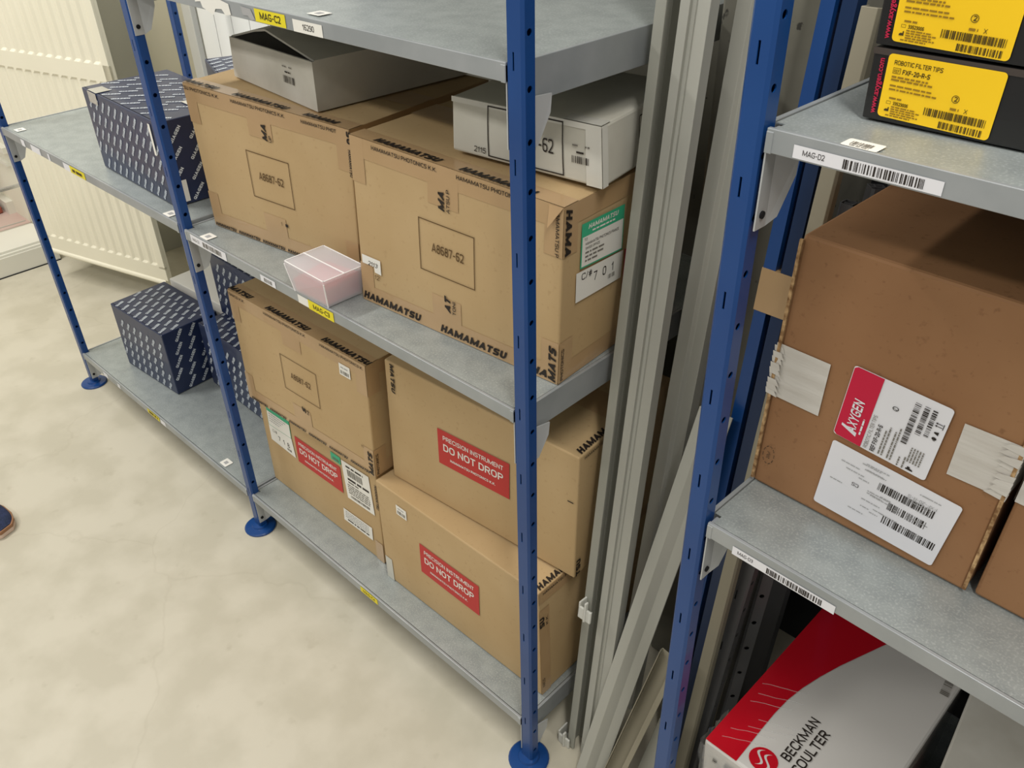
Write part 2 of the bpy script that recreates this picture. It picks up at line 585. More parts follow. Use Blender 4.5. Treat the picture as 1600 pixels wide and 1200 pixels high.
# ------------------------------------------------------------------ cartons
class Carton:
    """FLM, FRM (x, y) at height z; FLT, FRT (x, y, z); depth D.  Faces F (front), R (right), L (left), T (top)"""

    def __init__(s, FLM, FRM, FLT, FRT, z, D, bulge=0.0012, z1=None, seed=1):
        s.a = Vector((*FLM, z))
        s.b = Vector((*FRM, z1 if z1 is not None else z))
        s.d = Vector(FLT)
        s.c = Vector(FRT)
        U = (s.b - s.a)
        U.z = 0
        s.U = U.normalized()
        s.V = Vector((-s.U.y, s.U.x, 0))
        s.w = (s.b - s.a).length
        s.h = (s.c.z + s.d.z) / 2 - z
        s.D = D
        s.bulge = bulge
        s.z = z

    def pt(s, f, u, v, off=0.0):
        w, h, D = s.w, s.h, s.D
        if f in 'FB':
            a, t = u / w, v / h
            p = (1 - a) * (1 - t) * s.a + a * (1 - t) * s.b + a * t * s.c + (1 - a) * t * s.d
            n = -s.V
            if f == 'B':
                p = p + s.V * D
                n = s.V
            k = math.sin(math.pi * min(max(a, 0), 1)) * math.sin(math.pi * min(max(t, 0), 1))
        elif f in 'RL':
            t = v / h
            if f == 'R':
                p = (1 - t) * s.b + t * s.c + s.V * u
                n = s.U
            else:
                p = (1 - t) * s.a + t * s.d + s.V * u
                n = -s.U
            k = math.sin(math.pi * min(max(u / D, 0), 1)) * math.sin(math.pi * min(max(t, 0), 1))
        else:
            a = u / w
            if f == 'T':
                p = (1 - a) * s.d + a * s.c + s.V * v
                n = Vector((0, 0, 1))
            else:
                p = (1 - a) * s.a + a * s.b + s.V * v
                n = Vector((0, 0, -1))
            k = math.sin(math.pi * min(max(a, 0), 1)) * math.sin(math.pi * min(max(v / D, 0), 1)) * (0.6 if f == 'T' else 0)
        return p + n * (off + s.bulge * k)

    def dec(s, f, mb=None, off=0.0008):
        return Dec(lambda u, v, o: s.pt(f, u, v, o), mb, off)

    def body(s, name, m, n=8, bevel=0.0022, parent=None, tm=None, extra=None):
        mb = MB()
        for f, W, H, fl in (('F', s.w, s.h, 0), ('B', s.w, s.h, 1), ('R', s.D, s.h, 0), ('L', s.D, s.h, 1), ('T', s.w, s.D, 0), ('M', s.w, s.D, 1)):
            vs, fs = [], []
            for j in range(n + 1):
                for i in range(n + 1):
                    vs.append(s.pt(f, W * i / n, H * j / n))
            for j in range(n):
                for i in range(n):
                    a = j * (n + 1) + i
                    q = (a, a + 1, a + n + 2, a + n + 1)
                    fs.append(q[::-1] if fl else q)
            mb.add(vs, fs, tm if (tm and f == 'T') else m)
        org = s.a.lerp(s.b, .5) + s.V * s.D / 2
        org.z = s.z
        # weld before adding the prints
        if extra:
            extra(mb)
        o = mb.build(name, parent, org=org)
        bm = bmesh.new()
        bm.from_mesh(o.data)
        bmesh.ops.remove_doubles(bm, verts=bm.verts, dist=1e-5)
        bm.to_mesh(o.data)
        bm.free()
        if bevel:
            d = o.modifiers.new('b', 'BEVEL')
            d.width = bevel
            d.segments = 2
            d.limit_method = 'ANGLE'
            d.angle_limit = math.radians(50)
        return o


def hama(d, x, y, L=0.116, big=True, small=True, big_t='HAMAMATSU', small_t='HAMAMATSU PHOTONICS K.K.', m='ink'):
    """printed tape wording; the big word stands on y, the small line hangs under it"""
    sc = L / 0.116
    if big:
        d.text(big_t, x, y + 0.0015 * sc, 0.0105 * sc, m, w=L * len(big_t) / 9 * 0.98, bold=0.032, shear=0.28)
    if small:
        d.text(small_t, x, y - 0.0085 * sc, 0.0055 * sc, m, w=L * len(small_t) / 24)


def red_label(box, corners, name='warning_label'):
    d = box.dec('F', off=0.0010).quad(*corners, 0.15, 0.07)
    d.rect(0, 0, 0.15, 0.07, 'red', n=6)
    d.text('PRECISION INSTRUMENT', 0.012, 0.0515, 0.0085, 'white', w=0.126, bold=0.008)
    d.text('DO NOT DROP', 0.012, 0.0300, 0.0140, 'white', w=0.126, bold=0.010)
    d.text('HAMAMATSU PHOTONICS K.K.', 0.026, 0.0135, 0.0050, 'white', w=0.096, bold=0.018)
    return d


def hama_carton(name, box, opts, org=None):
    """cardboard carton with edge tape; opts is a set of the printed marks to carry"""
    w, h, D = box.w, box.h, box.D

    def prints(mb):
        f = box.dec('F', mb, 0.0009)
        if 'square' in opts:
            x0, y0, x1, y1 = opts['square']
            f.frame(x0, y0, x1, y1, 0.0013, 'inkb')
            f.text('A8687-62', (x0 + x1) / 2 + .002, (y0 + y1) / 2 - .005, 0.0125, 'inkb', w=0.056, align='C', bold=0.004)
        # meeting line of the top flaps
        t = box.dec('T', mb, 0.0004)
        t.rect(0.002, D / 2 - 0.0008, w - 0.002, D / 2 + 0.0008, 'inkb', n=4)
    o = box.body(name, M['card'], extra=prints)
    # tape along the edges, one part
    t = MB()
    F, T, R, L = (box.dec(k, t, 0.0006) for k in 'FTRL')
    tw = 0.026
    if opts.get('tape', True):
        F.rect(0.0, h - tw, w, h, 'tape', n=8)
        T.rect(0.0, 0, w, tw, 'tape', n=8)
        F.rect(0.0, 0, w, tw, 'tape', n=8)
        R.rect(0.0, 0, D, tw, 'tape', n=8)
        R.rect(0.0, h - tw, D, h, 'tape', n=8)
        F2, R2 = box.dec('F', t, 0.00068), box.dec('R', t, 0.00068)
        F2.rect(w - tw, 0, w, 0.06, 'tape', n=4)
        R2.rect(0, 0, tw, 0.06, 'tape', n=4)
        F2.rect(w - tw, h - 0.062, w, h, 'tape', n=4)
        R2.rect(0, h - 0.062, tw, h, 'tape', n=4)
        F2.rect(0, 0, tw, 0.06, 'tape', n=4)
        F2.rect(0, h - 0.06, tw, h, 'tape', n=4)
        F2.rect(w * .5 - .034, h - .052, w * .5 + .018, h, 'tape', n=4)
        F2.rect(w * .5 - .034, 0, w * .5 + .018, .058, 'tape', n=4)
    tc_ = box.dec('T', None if not opts.get('tape', True) else t, 0.0006)
    tc_.rect(0, D / 2 - .025, w, D / 2 + .025, 'tape', n=8)
    if not opts.get('tape', True):
        tc_.build('parcel_tape', o)
    e = 0.0012
    for u, a, b in opts.get('top', ()):
        box.dec('T', t, e).sub(u, 0.001).text(a, 0, 0.001, 0.0115, 'ink', w=0.116 * len(a) / 9, bold=0.034, shear=0.28)
        if b:
            box.dec('F', t, e).text(b, u, h - 0.0095, 0.0052, 'ink', w=0.117 * len(b) / 24, bold=0.006)
    for u, a in opts.get('bottom', ()):
        box.dec('F', t, e).text(a, u, 0.004, 0.0115, 'ink', w=0.118 * len(a) / 9, bold=0.034, shear=0.28)
    if 'vtop' in opts:      # reading down the right corner from the top
        d = box.dec('R', t, e).sub(0.002, h - 0.003, -math.pi / 2)
        d.text('HAMA', 0, 0.000, 0.0115, 'ink', w=0.058, bold=0.034, shear=0.28)
        d = box.dec('F', t, e).sub(w - 0.0095, h - 0.008, -math.pi / 2)
        d.text('AMAMATSU P', 0, 0, 0.0052, 'ink', w=0.054, bold=0.006)
    if 'vbot' in opts:      # reading up the right corner from the bottom
        d = box.dec('F', t, e).sub(w - 0.002, 0.002, math.pi / 2)
        d.text('MATS', 0, 0.0005, 0.0115, 'ink', w=0.052, bold=0.034, shear=0.28)
        d = box.dec('R', t, e).sub(0.0085, 0.004, math.pi / 2)
        d.text('PHOTONICS', 0, 0, 0.0052, 'ink', w=0.046, bold=0.006)
    for u, v, a, b in opts.get('mid', ()):
        d = box.dec('F', t, e).sub(u, v, math.pi / 2)
        d.text(a, 0, 0, 0.0105, 'ink', w=0.0125 * len(a), bold=0.034, shear=0.28)
        if b:
            d.text(b, 0.0, -0.009, 0.0055, 'ink', w=0.005 * len(b), bold=0.006)
    for u, a, b in opts.get('rtop', ()):     # word on top of the right-hand upper edge
        d = box.dec('T', t, e).sub(w - 0.0125, u, math.pi / 2)
        d = Dec(lambda x, y, o, u=u: box.pt('T', w - 0.0135 + y, u + x, o), t, e)
        # the word reads from the near corner to the back, its foot on the side edge
        d = Dec(lambda x, y, o, u=u: box.pt('T', w - 0.001 - y, u + x, o), t, e)
        d.text(a, 0, 0.001, 0.0115, 'ink', w=0.0129 * len(a), bold=0.034, shear=0.28)
        if b:
            box.dec('R', t, e).text(b, u + 0.003, h - 0.0085, 0.0052, 'ink', w=0.0049 * len(b), bold=0.006)
    if t.v:
        t.build('parcel_tape' if opts.get('tape', True) else 'printed_marks', o)
    return o


# ------------------------------------------------------------------ room
def build_room():
    mb = MB()
    mb.box((-3.6, -2.2, -0.05), (1.6, 1.2, 0.0), 'floor')
    # hairline cracks
    rnd = random.Random(3)
    o = struct(mb.build('floor'))
    mb = MB()
    mb.box((-1.02, 0.60, 0), (0.158, 0.7, 2.6), 'wall')
    struct(mb.build('wall_back'))
    mb = MB()      # stretch of wall coloured near-black behind the right unit
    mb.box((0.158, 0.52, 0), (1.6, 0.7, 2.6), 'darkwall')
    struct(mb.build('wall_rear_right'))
    mb = MB()
    mb.box((-3.6, 0.66, 0), (-1.02, 0.76, 2.6), 'creamwall')
    struct(mb.build('wall_rear_left'))
    mb = MB()      # ribbed sheet panels
    x = -1.740
    while x < -1.03:
        mb.box((x, 0.60, 0.0), (x + 0.083, 0.64, 2.6), 'corr')
        x += 0.0865
    mb.box((-1.76, 0.635, 0.0), (-1.02, 0.66, 2.6), 'greycol')
    mb.box((-1.815, 0.595, 0.0), (-1.768, 0.66, 2.6), 'corr')
    mb.box((-1.768, 0.61, 0.0), (-1.742, 0.66, 2.6), 'prof')
    struct(mb.build('trim_1'))
    mb = MB()      # grey column beside the radiator
    mb.box((-2.42, 0.54, 0.0), (-2.24, 0.66, 2.6), 'greycol')
    struct(mb.build('trim_2'))
    mb = MB()      # concrete pillar between the two units
    mb.box((0.0245, 0.322, 0.0), (0.158, 0.60, 2.6), 'wall')
    struct(mb.build('trim_5', bevel=0.004))
    # left side: low white threshold with a glazed opening above it
    mb = MB()
    mb.box((-2.66, -1.4, 0.0), (-2.463, 0.268, 0.066), 'plinth')
    mb.box((-2.66, -1.4, 0.066), (-2.468, 0.268, 0.074), 'plinth')
    mb.box((-2.462, -1.4, 0.0), (-2.4605, 0.268, 0.004), 'dark')
    mb.box((-2.66, -1.4, 0.074), (-2.478, 0.268, 0.082), 'plinth')
    struct(mb.build('trim_3', bevel=0.003))
    mb = MB()
    mb.box((-4.0, -1.4, 0.02), (-2.66, 0.27, 0.080), 'brick')
    mb.box((-2.700, -1.35, 0.0805), (-2.694, 0.262, 0.0815), 'greycol')
    for j in range(5):
        mb.box((-3.9, -0.95 + j * 0.24, 0.0805), (-2.70, -0.944 + j * 0.24, 0.0812), 'greycol')
    struct(mb.build('trim_4'))
    mb = MB()
    mb.box((-4.0, 0.27, 0.0), (-2.50, 0.37, 2.6), 'creamwall')
    mb.box((-3.9, -1.4, 0.07), (-3.8, 0.27, 2.6), 'creamwall')
    mb.box((-3.8, 0.250, 0.345), (-2.62, 0.27, 0.365), 'plinth')
    mb.box((-3.8, 0.256, 0.290), (-2.66, 0.27, 0.304), 'plinth')
    mb.box((-3.8, 0.245, 0.080), (-2.80, 0.27, 0.125), 'plinth')
    struct(mb.build('wall_left'))
    mb = MB()      # window frame rails
    mb.box((-2.63, -1.4, 0.228), (-2.615, 0.268, 0.236), 'chrome')
    mb.box((-2.645, -1.4, 0.90), (-2.60, 0.268, 0.94), 'plinth')
    w = struct(mb.build('window_1'))
    mb = MB()
    mb.box((-2.626, -1.4, 0.236), (-2.620, 0.266, 0.90), 'glass')
    g = mb.build('pane', w)
    mb = MB()
    mb.box((-3.05, 0.12, 0.0812), (-2.83, 0.235, 0.105), 'brickred')
    o = mb.build('red_brick', org=(-2.95, 0.18, 0.0812), bevel=0.004)
    tag(o, 'red brick lying behind the glazed opening at the left edge', 'brick')


# ------------------------------------------------------------------ perforated uprights
def hole_cell(mb, mp, u0, v0, u1, v1, cu, cv, r=None, hw=None, hh=None, m='blue'):
    pts = []
    inner = []
    per = 3
    for (ax, ay), (bx, by) in (((u0, v0), (u1, v0)), ((u1, v0), (u1, v1)), ((u1, v1), (u0, v1)), ((u0, v1), (u0, v0))):
        for k in range(per):
            t = k / per
            pts.append((ax + (bx - ax) * t, ay + (by - ay) * t))
    n = len(pts)
    for i, (x, y) in enumerate(pts):
        if r:
            a = math.radians(225 + 360 * i / n)
            inner.append((cu + r * math.cos(a), cv + r * math.sin(a)))
        else:
            fx = (x - u0) / (u1 - u0) * 2 - 1
            fy = (y - v0) / (v1 - v0) * 2 - 1
            inner.append((cu + hw * fx, cv + hh * fy))
    vs = [mp(*p) for p in pts] + [mp(*p) for p in inner]
    fs = [(i, (i + 1) % n, n + (i + 1) % n, n + i) for i in range(n)]
    mb.add(vs, fs, m)


PITCH = 0.0496


def upright(name, parent, x0, y0, w, s, zt, T=None, m='blue', hoff=1.1242, zb=0.004, flip=1, foot=True):
    """channel-shaped upright, open to the back: slots in the front web, round holes in both side flanges"""
    mb = MB(T)
    c = 0.0028
    z_first = hoff % PITCH
    n = int((zt - zb) / PITCH)
    # side flanges
    for side in (0, 1):
        X = x0 + (w if side else 0)
        def mpS(u, v, X=X, side=side):
            return (X, y0 + c + flip * 0 + u, v) if side else (X, y0 + c + (s - c) - u, v)
        base = z_first - PITCH / 2
        mb.add([mpS(0, zb), mpS(s - c, zb), mpS(s - c, max(base, zb)), mpS(0, max(base, zb))], [(0, 1, 2, 3)], m) if base > zb else None
        for k in range(n):
            v0 = base + k * PITCH
            v1 = v0 + PITCH
            if v0 < zb:
                v0 = zb
            cu = (0.0088 - c) if side else (s - c) - (0.0088 - c)
            hole_cell(mb, mpS, 0, v0, s - c, v1, cu, base + (k + .5) * PITCH, r=0.0034, m=m)
    # front web with slots every second pitch, offset half a pitch
    top = z_first - PITCH / 2 + n * PITCH
    def mpF(u, v):
        return (x0 + c + u, y0, v)
    W = w - 2 * c
    so = (1.0990 + (hoff - 1.1242)) % (2 * PITCH)
    v = zb
    k = 0
    while v < top - 1e-4:
        cv = so + k * 2 * PITCH
        v1 = min(cv + PITCH, top)
        if v1 - v < 0.012 or not (v + 0.009 < cv < v1 - 0.009):
            mb.add([mpF(0, v), mpF(W, v), mpF(W, v1), mpF(0, v1)], [(0, 1, 2, 3)], m)
        else:
            hole_cell(mb, mpF, 0, v, W, v1, 0.0102 - c - (0.0 if w > .021 else 0.001), cv, hw=0.0010, hh=0.0082, m=m)
        v = v1
        k += 1
    # chamfers
    mb.add([(x0 + w - c, y0, zb), (x0 + w, y0 + c, zb), (x0 + w, y0 + c, top), (x0 + w - c, y0, top)], [(0, 1, 2, 3)], m)
    mb.add([(x0, y0 + c, zb), (x0 + c, y0, zb), (x0 + c, y0, top), (x0, y0 + c, top)], [(0, 1, 2, 3)], m)
    # unseen back plate, added to keep the inside of the holes dark
    mb.add([(x0 + w, y0 + s, zb), (x0, y0 + s, zb), (x0, y0 + s, top), (x0 + w, y0 + s, top)], [(0, 1, 2, 3)], m)
    # unseen inner plates, added to stop brightness showing through the holes
    xm = x0 + w * 0.55
    mb.add([(xm, y0 + 0.0022, zb), (xm, y0 + s - 0.0022, zb), (xm, y0 + s - .0022, top), (xm, y0 + .0022, top)], [(0, 1, 2, 3)], m)
    mb.add([(x0 + .003, y0 + 0.0065, zb), (xm, y0 + 0.0065, zb), (xm, y0 + .0065, top), (x0 + .003, y0 + .0065, top)], [(0, 1, 2, 3)], m)
    o = mb.build(name, parent, solid=0.0012)
    bm = bmesh.new()
    bm.from_mesh(o.data)
    bmesh.ops.remove_doubles(bm, verts=bm.verts, dist=2e-5)
    bm.to_mesh(o.data)
    bm.free()
    if foot:
        f = MB(T)
        f.lathe((x0 + w / 2, y0 + 0.006, 0), [(0.033, 0.0), (0.0335, 0.003), (0.031, 0.0055), (0.018, 0.0065), (0.016, 0.010), (0.004, 0.011)], m)
        f.build('foot_plate', o, smooth=False, org=o['org'], bevel=0)
    return o


def shelf(name, parent, x0, x1, y0, y1, z, T=None, lip=0.018, beam=0.040, brackets=('FL', 'FR')):
    mb = MB(T)
    g = 0.0045
    # panel with notches round the uprights
    mb.box((x0 - g + .0012, y0 + 0.018, z - 0.0020), (x1 + g - .0012, y1 - 0.018, z - 0.0010), 'galv')
    mb.box((x0 + 0.0042, y0 + 0.0052, z - 0.0020), (x1 - 0.0042, y0 + 0.018, z - 0.0010), 'galv')
    mb.box((x0 + 0.0042, y1 - 0.018, z - 0.0018), (x1 - 0.0042, y1 - 0.0046, z - 0.0006), 'galv')
    # stiffeners beneath
    for k in (0.33, 0.66):
        yy = y0 + (y1 - y0) * k
        mb.box((x0, yy - 0.02, z - 0.022), (x1, yy + 0.02, z - 0.0025), 'galvlip')
    o = mb.build(name, parent)
    fr = MB(T)
    for ya, yb in ((y0, y0 + 0.004), (y1 - 0.004, y1)):
        fr.box((x0, ya, z - lip), (x1, yb, z), 'galvlip')
    fr.box((x0, y0 + .002, z - lip), (x1, y0 + 0.014, z - lip + 0.0012), 'galvlip')
    for xa, xb in ((x0 - 0.009, x0 - g), (x1 + g, x1 + 0.009)):
        fr.box((xa, y0 + 0.0175, z - beam), (xb, y1 - 0.0175, z), 'galvlip')
    for xa in (x0, x1 - 0.006):     # closed corner ends
        fr.box((xa, y0 - 0.0006, z - lip - 0.0006), (xa + 0.006, y0 + 0.016, z - 0.0022), 'galvlip')
        fr.box((xa, y1 - 0.016, z - lip), (xa + 0.006, y1 + 0.0006, z - 0.0022), 'galvlip')
    f = fr.build('shelf_frame', o, bevel=0.0014)
    zb = z - lip
    for bk in brackets:
        xx = x0 - 0.0003 if bk[1] == 'L' else x1 + 0.0003
        sg = 1 if bk[1] == 'L' else -1
        b = MB(T)
        # flange bolted on the side of the upright, then a bent gusset below the beam
        fl = [(0.0015, zb), (0.0165, zb), (0.0165, zb - 0.064), (0.0015, zb - 0.064)]
        b.prism([(xx + sg * .0002, y0 + a, c) for a, c in fl], (sg * 0.0014, 0, 0), 'bracket')
        gp = [(0.0165, zb - 0.004, 0), (0.039, zb - 0.008, 0.008), (0.038, zb - 0.026, 0.008), (0.026, zb - 0.058, 0.004), (0.0165, zb - 0.064, 0)]
        if bk[1] == 'R':     # the right-hand bracket is folded outwards, past the beam
            gp = [(0.0172, zb - 0.016, -.0098), (0.046, zb - 0.016, -.0165), (0.044, zb - 0.034, -.0165), (0.030, zb - 0.064, -.0130), (0.0172, zb - 0.068, -.0098)]
            b.prism([(xx, y0 + .0150, zb - .024), (xx + .0098, y0 + .0172, zb - .024), (xx + .0098, y0 + .0172, zb - .068), (xx, y0 + .0150, zb - .064)], (0, .0012, 0), 'bracket')
        b.prism([(xx + sg * (.0002 + e), y0 + a, c) for a, c, e in gp], (sg * 0.0014, 0, 0), 'bracket')
        bp = [(math.cos(k * math.pi / 5), math.sin(k * math.pi / 5)) for k in range(10)]
        b.prism([(xx + sg * .0016, y0 + 0.0085 + 0.0032 * p, zb - 0.052 + 0.0032 * q) for p, q in bp], (sg * 0.0016, 0, 0), 'dark')
        b.build('bracket', o, fixn=False)
    return o


def lipmap(y0, T=None):
    def m(u, v, off):
        p = Vector((u, y0 - off, v))
        return T @ p if T else p
    return m


def topmap(z, T=None):
    def m(u, v, off):
        p = Vector((u, v, z + off))
        return T @ p if T else p
    return m


def shelf_sticker(sh, cx, cy, z, T=None, s=0.024):
    d = Dec(topmap(z, T), off=0.0004)
    d.rect(cx - s / 2, cy - s * .42, cx + s / 2, cy + s * .42, 'white', n=1, r=0.002)
    d.rect(cx - s * .2, cy - s * .19, cx + s * .2, cy + s * .17, 'lgrey', off=.0002, n=1)
    d.build('shelf_sticker', sh)


W0, S0 = 0.0223, 0.016
XB1 = -0.7742          # left end of the right-hand bay
XBR = XB1 - W0         # right end of the left-hand bay
XBL = -1.6005
YD = 0.480


def build_rack_left():
    root = empty('shelving_unit', (-0.8, 0.24, 0))
    tag(root, 'long blue and galvanised shelving unit of two bays, radiator behind its left end', 'shelving unit')
    for x in (XBL - W0, XBR, 0.0):
        upright('upright', root, x, 0, W0, S0, 2.05)
        # rear uprights, open side turned to the front
        T = Matrix.Translation((x + W0, YD, 0)) @ Matrix.Rotation(math.pi, 4, 'Z')
        upright('upright', root, 0, 0, W0, S0, 2.05, T=T)
    c3 = shelf('shelf', root, XB1, 0, 0, YD, 0.7033)
    c2 = shelf('shelf', root, XB1, 0, 0, YD, 1.0966)
    c0 = shelf('shelf', root, XB1, 0, 0, YD, 0.1033)
    b3 = shelf('shelf', root, XBL, XBR, 0, YD, 0.7081)
    b0 = shelf('shelf', root, XBL, XBR, 0, YD, 0.1033)
    for s, x, y, z in ((c3, -0.716, 0.0125, 0.7033), (b3, -1.545, 0.021, 0.7081), (b3, -0.843, 0.0135, 0.7081), (b0, -0.908, 0.019, 0.1033),
                       (c2, -0.320, 0.024, 1.0966)):
        shelf_sticker(s, x, y, z)
    L = lipmap(0)
    d = Dec(L, off=0.0006)       # upper shelf: yellow and white labels
    d.rect(-0.420, 1.0797, -0.355, 1.0945, 'yellow', n=1)
    d.text('MAG-C2', -0.409, 1.0833, 0.0082, 'ink', w=0.044, bold=0.008)
    d.build('shelf_label', c2, 'yellow label reading MAG-C2')
    d = Dec(L, off=0.0006)
    d.rect(-0.340, 1.0790, -0.283, 1.0925, 'white', n=1)
    d.text('16290', -0.321, 1.0828, 0.0064, 'ink', w=0.022)
    d.build('shelf_label', c2, 'white label reading 16290')
    d = Dec(L, off=0.0008)
    d.poly([(-0.560, 1.096), (-0.505, 1.0966), (-0.478, 1.0925), (-0.476, 1.080), (-0.490, 1.078), (-0.497, 1.0845), (-0.512, 1.083), (-0.520, 1.075), (-0.545, 1.081), (-0.548, 1.088), (-0.562, 1.086)], 'white')
    d.build('torn_label', c2, 'torn remains of a white label')
    d = Dec(L, off=0.0008)
    d.poly([(-0.450, 1.0935), (-0.428, 1.0925), (-0.4205, 1.081), (-0.430, 1.0795), (-0.436, 1.084), (-0.447, 1.0835)], 'lgrey')
    d.build('torn_label', c2, 'scraped remains of a label')
    d = Dec(L, off=0.0006)
    d.rect(-0.755, 0.6865, -0.641, 0.7015, 'labw', n=1)
    d.bars(-0.715, 0.6895, -0.655, 0.6985, 'grey1', n=26)
    d.text('MAG-C3', -0.749, 0.691, 0.0055, 'grey1', w=0.022)
    d.build('shelf_label', c3, 'long white barcode label')
    d = Dec(L, off=0.0006)
    d.rect(-0.541, 0.6868, -0.500, 0.6985, 'labw', n=1)
    d.bars(-0.531, 0.689, -0.509, 0.6955, 'grey1', n=12)
    d.build('shelf_label', c3, 'small worn barcode label')
    d = Dec(L, off=0.0006)
    d.rect(-0.440, 0.6860, -0.414, 0.7000, 'white', n=1)
    d.rect(-0.414, 0.6850, -0.3525, 0.7005, 'yellow', off=.0001, n=1)
    d.text('MAG-C3', -0.402, 0.6890, 0.0076, 'ink', w=0.040, bold=0.008)
    d.build('shelf_label', c3, 'yellow label reading MAG-C3')
    d = Dec(L, off=0.0006)
    d.rect(-0.407, 0.0875, -0.357, 0.101, 'yellow', n=1)
    d.text('MAG-C4', -0.399, 0.0905, 0.0068, 'inkb', w=0.034)
    d.build('shelf_label', c0, 'worn yellow label')
    d = Dec(L, off=0.0006)
    d.rect(-1.236, 0.6915, -1.166, 0.7060, 'yellow', n=1)
    d.dash(-1.226, 0.695, 0.05, 0.006, 'amberink')
    d.build('shelf_label', b3, 'worn yellow label')
    for a, b in ((-1.490, -1.470), (-1.435, -1.385), (-1.346, -1.336), (-1.268, -1.236)):
        d = Dec(L, off=0.0006)
        d.rect(a, 0.6905, b, 0.7055, 'labw', n=1)
        d.build('torn_label', b3, 'white remains of a label')
    d = Dec(L, off=0.0006)
    d.rect(-1.240, 0.0875, -1.180, 0.1005, 'yellow', n=1)
    d.dash(-1.232, 0.091, 0.045, 0.006, 'amberink')
    d.build('shelf_label', b0, 'worn yellow label')
    for a, b in ((-1.175, -1.150), (-1.48, -1.455), (-1.40, -1.385)):
        d = Dec(L, off=0.0006)
        d.rect(a, 0.0875, b, 0.1005, 'labw', n=1)
        d.build('torn_label', b0, 'white remains of a label')
    return root


G4, D4, YAW = 0.2662, -0.0056, -0.0346
TD = Matrix.Translation((G4, D4, 0)) @ Matrix.Rotation(YAW, 4, 'Z')


def build_rack_right():
    root = empty('shelving_unit', (0.65, 0.2, 0))
    tag(root, 'nearer blue and galvanised shelving unit holding the brown and black cartons', 'shelving unit')
    w4, s4 = 0.0215, 0.0185
    ys = 0.0
    WD = 0.774
    upright('upright', root, -w4, 0, w4, s4, 2.05, T=TD, hoff=1.1692)
    upright('upright', root, WD + 0.0055, 0, w4, s4, 2.05, T=TD, hoff=1.1692)
    for x in (0.0, WD + 0.0055 + w4):
        T = TD @ Matrix.Translation((x, YD, 0)) @ Matrix.Rotation(math.pi, 4, 'Z')
        upright('upright', root, 0, 0, w4, s4, 2.05, T=T, hoff=1.1692)
    T = TD @ Matrix.Translation((0.0036, 0.0016, 0))
    sh = []
    for z in (1.0938, 0.7010, 0.1033):
        sh.append(shelf('shelf', root, 0, WD, 0, YD - .003, z, T=T))
    d2, d3, d0 = sh
    L = lipmap(0, T)
    d = Dec(L, off=0.0006)
    d.rect(0.0235, 1.0772, 0.1310, 1.0868, 'labw', n=1)
    d.text('MAG-D2', 0.0310, 1.0804, 0.0040, 'ink', w=0.0170)
    d.bars(0.0620, 1.0786, 0.1200, 1.0854, 'ink', n=34)
    d.build('shelf_label', d2, 'long white barcode label reading MAG-D2')
    d = Dec(L, off=0.0006)
    d.rect(0.0310, 0.6810, 0.1390, 0.6915, 'labw', n=1)
    d.text('MAG-D3', 0.0370, 0.6845, 0.0042, 'ink', w=0.0170)
    d.bars(0.0690, 0.6825, 0.1270, 0.6895, 'ink', n=34)
    d.build('shelf_label', d3, 'long white barcode label reading MAG-D3')
    d = Dec(topmap(1.0938, T), off=0.0003)
    d.rect(0.0555, 0.0015, 0.0820, 0.0180, 'white', r=0.002)
    d.bars(0.0605, 0.0055, 0.0770, 0.0125, 'grey1', n=14)
    d.dash(0.0615, 0.0032, 0.014, 0.0010, 'grey1')
    d.build('shelf_sticker', d2)
    return root


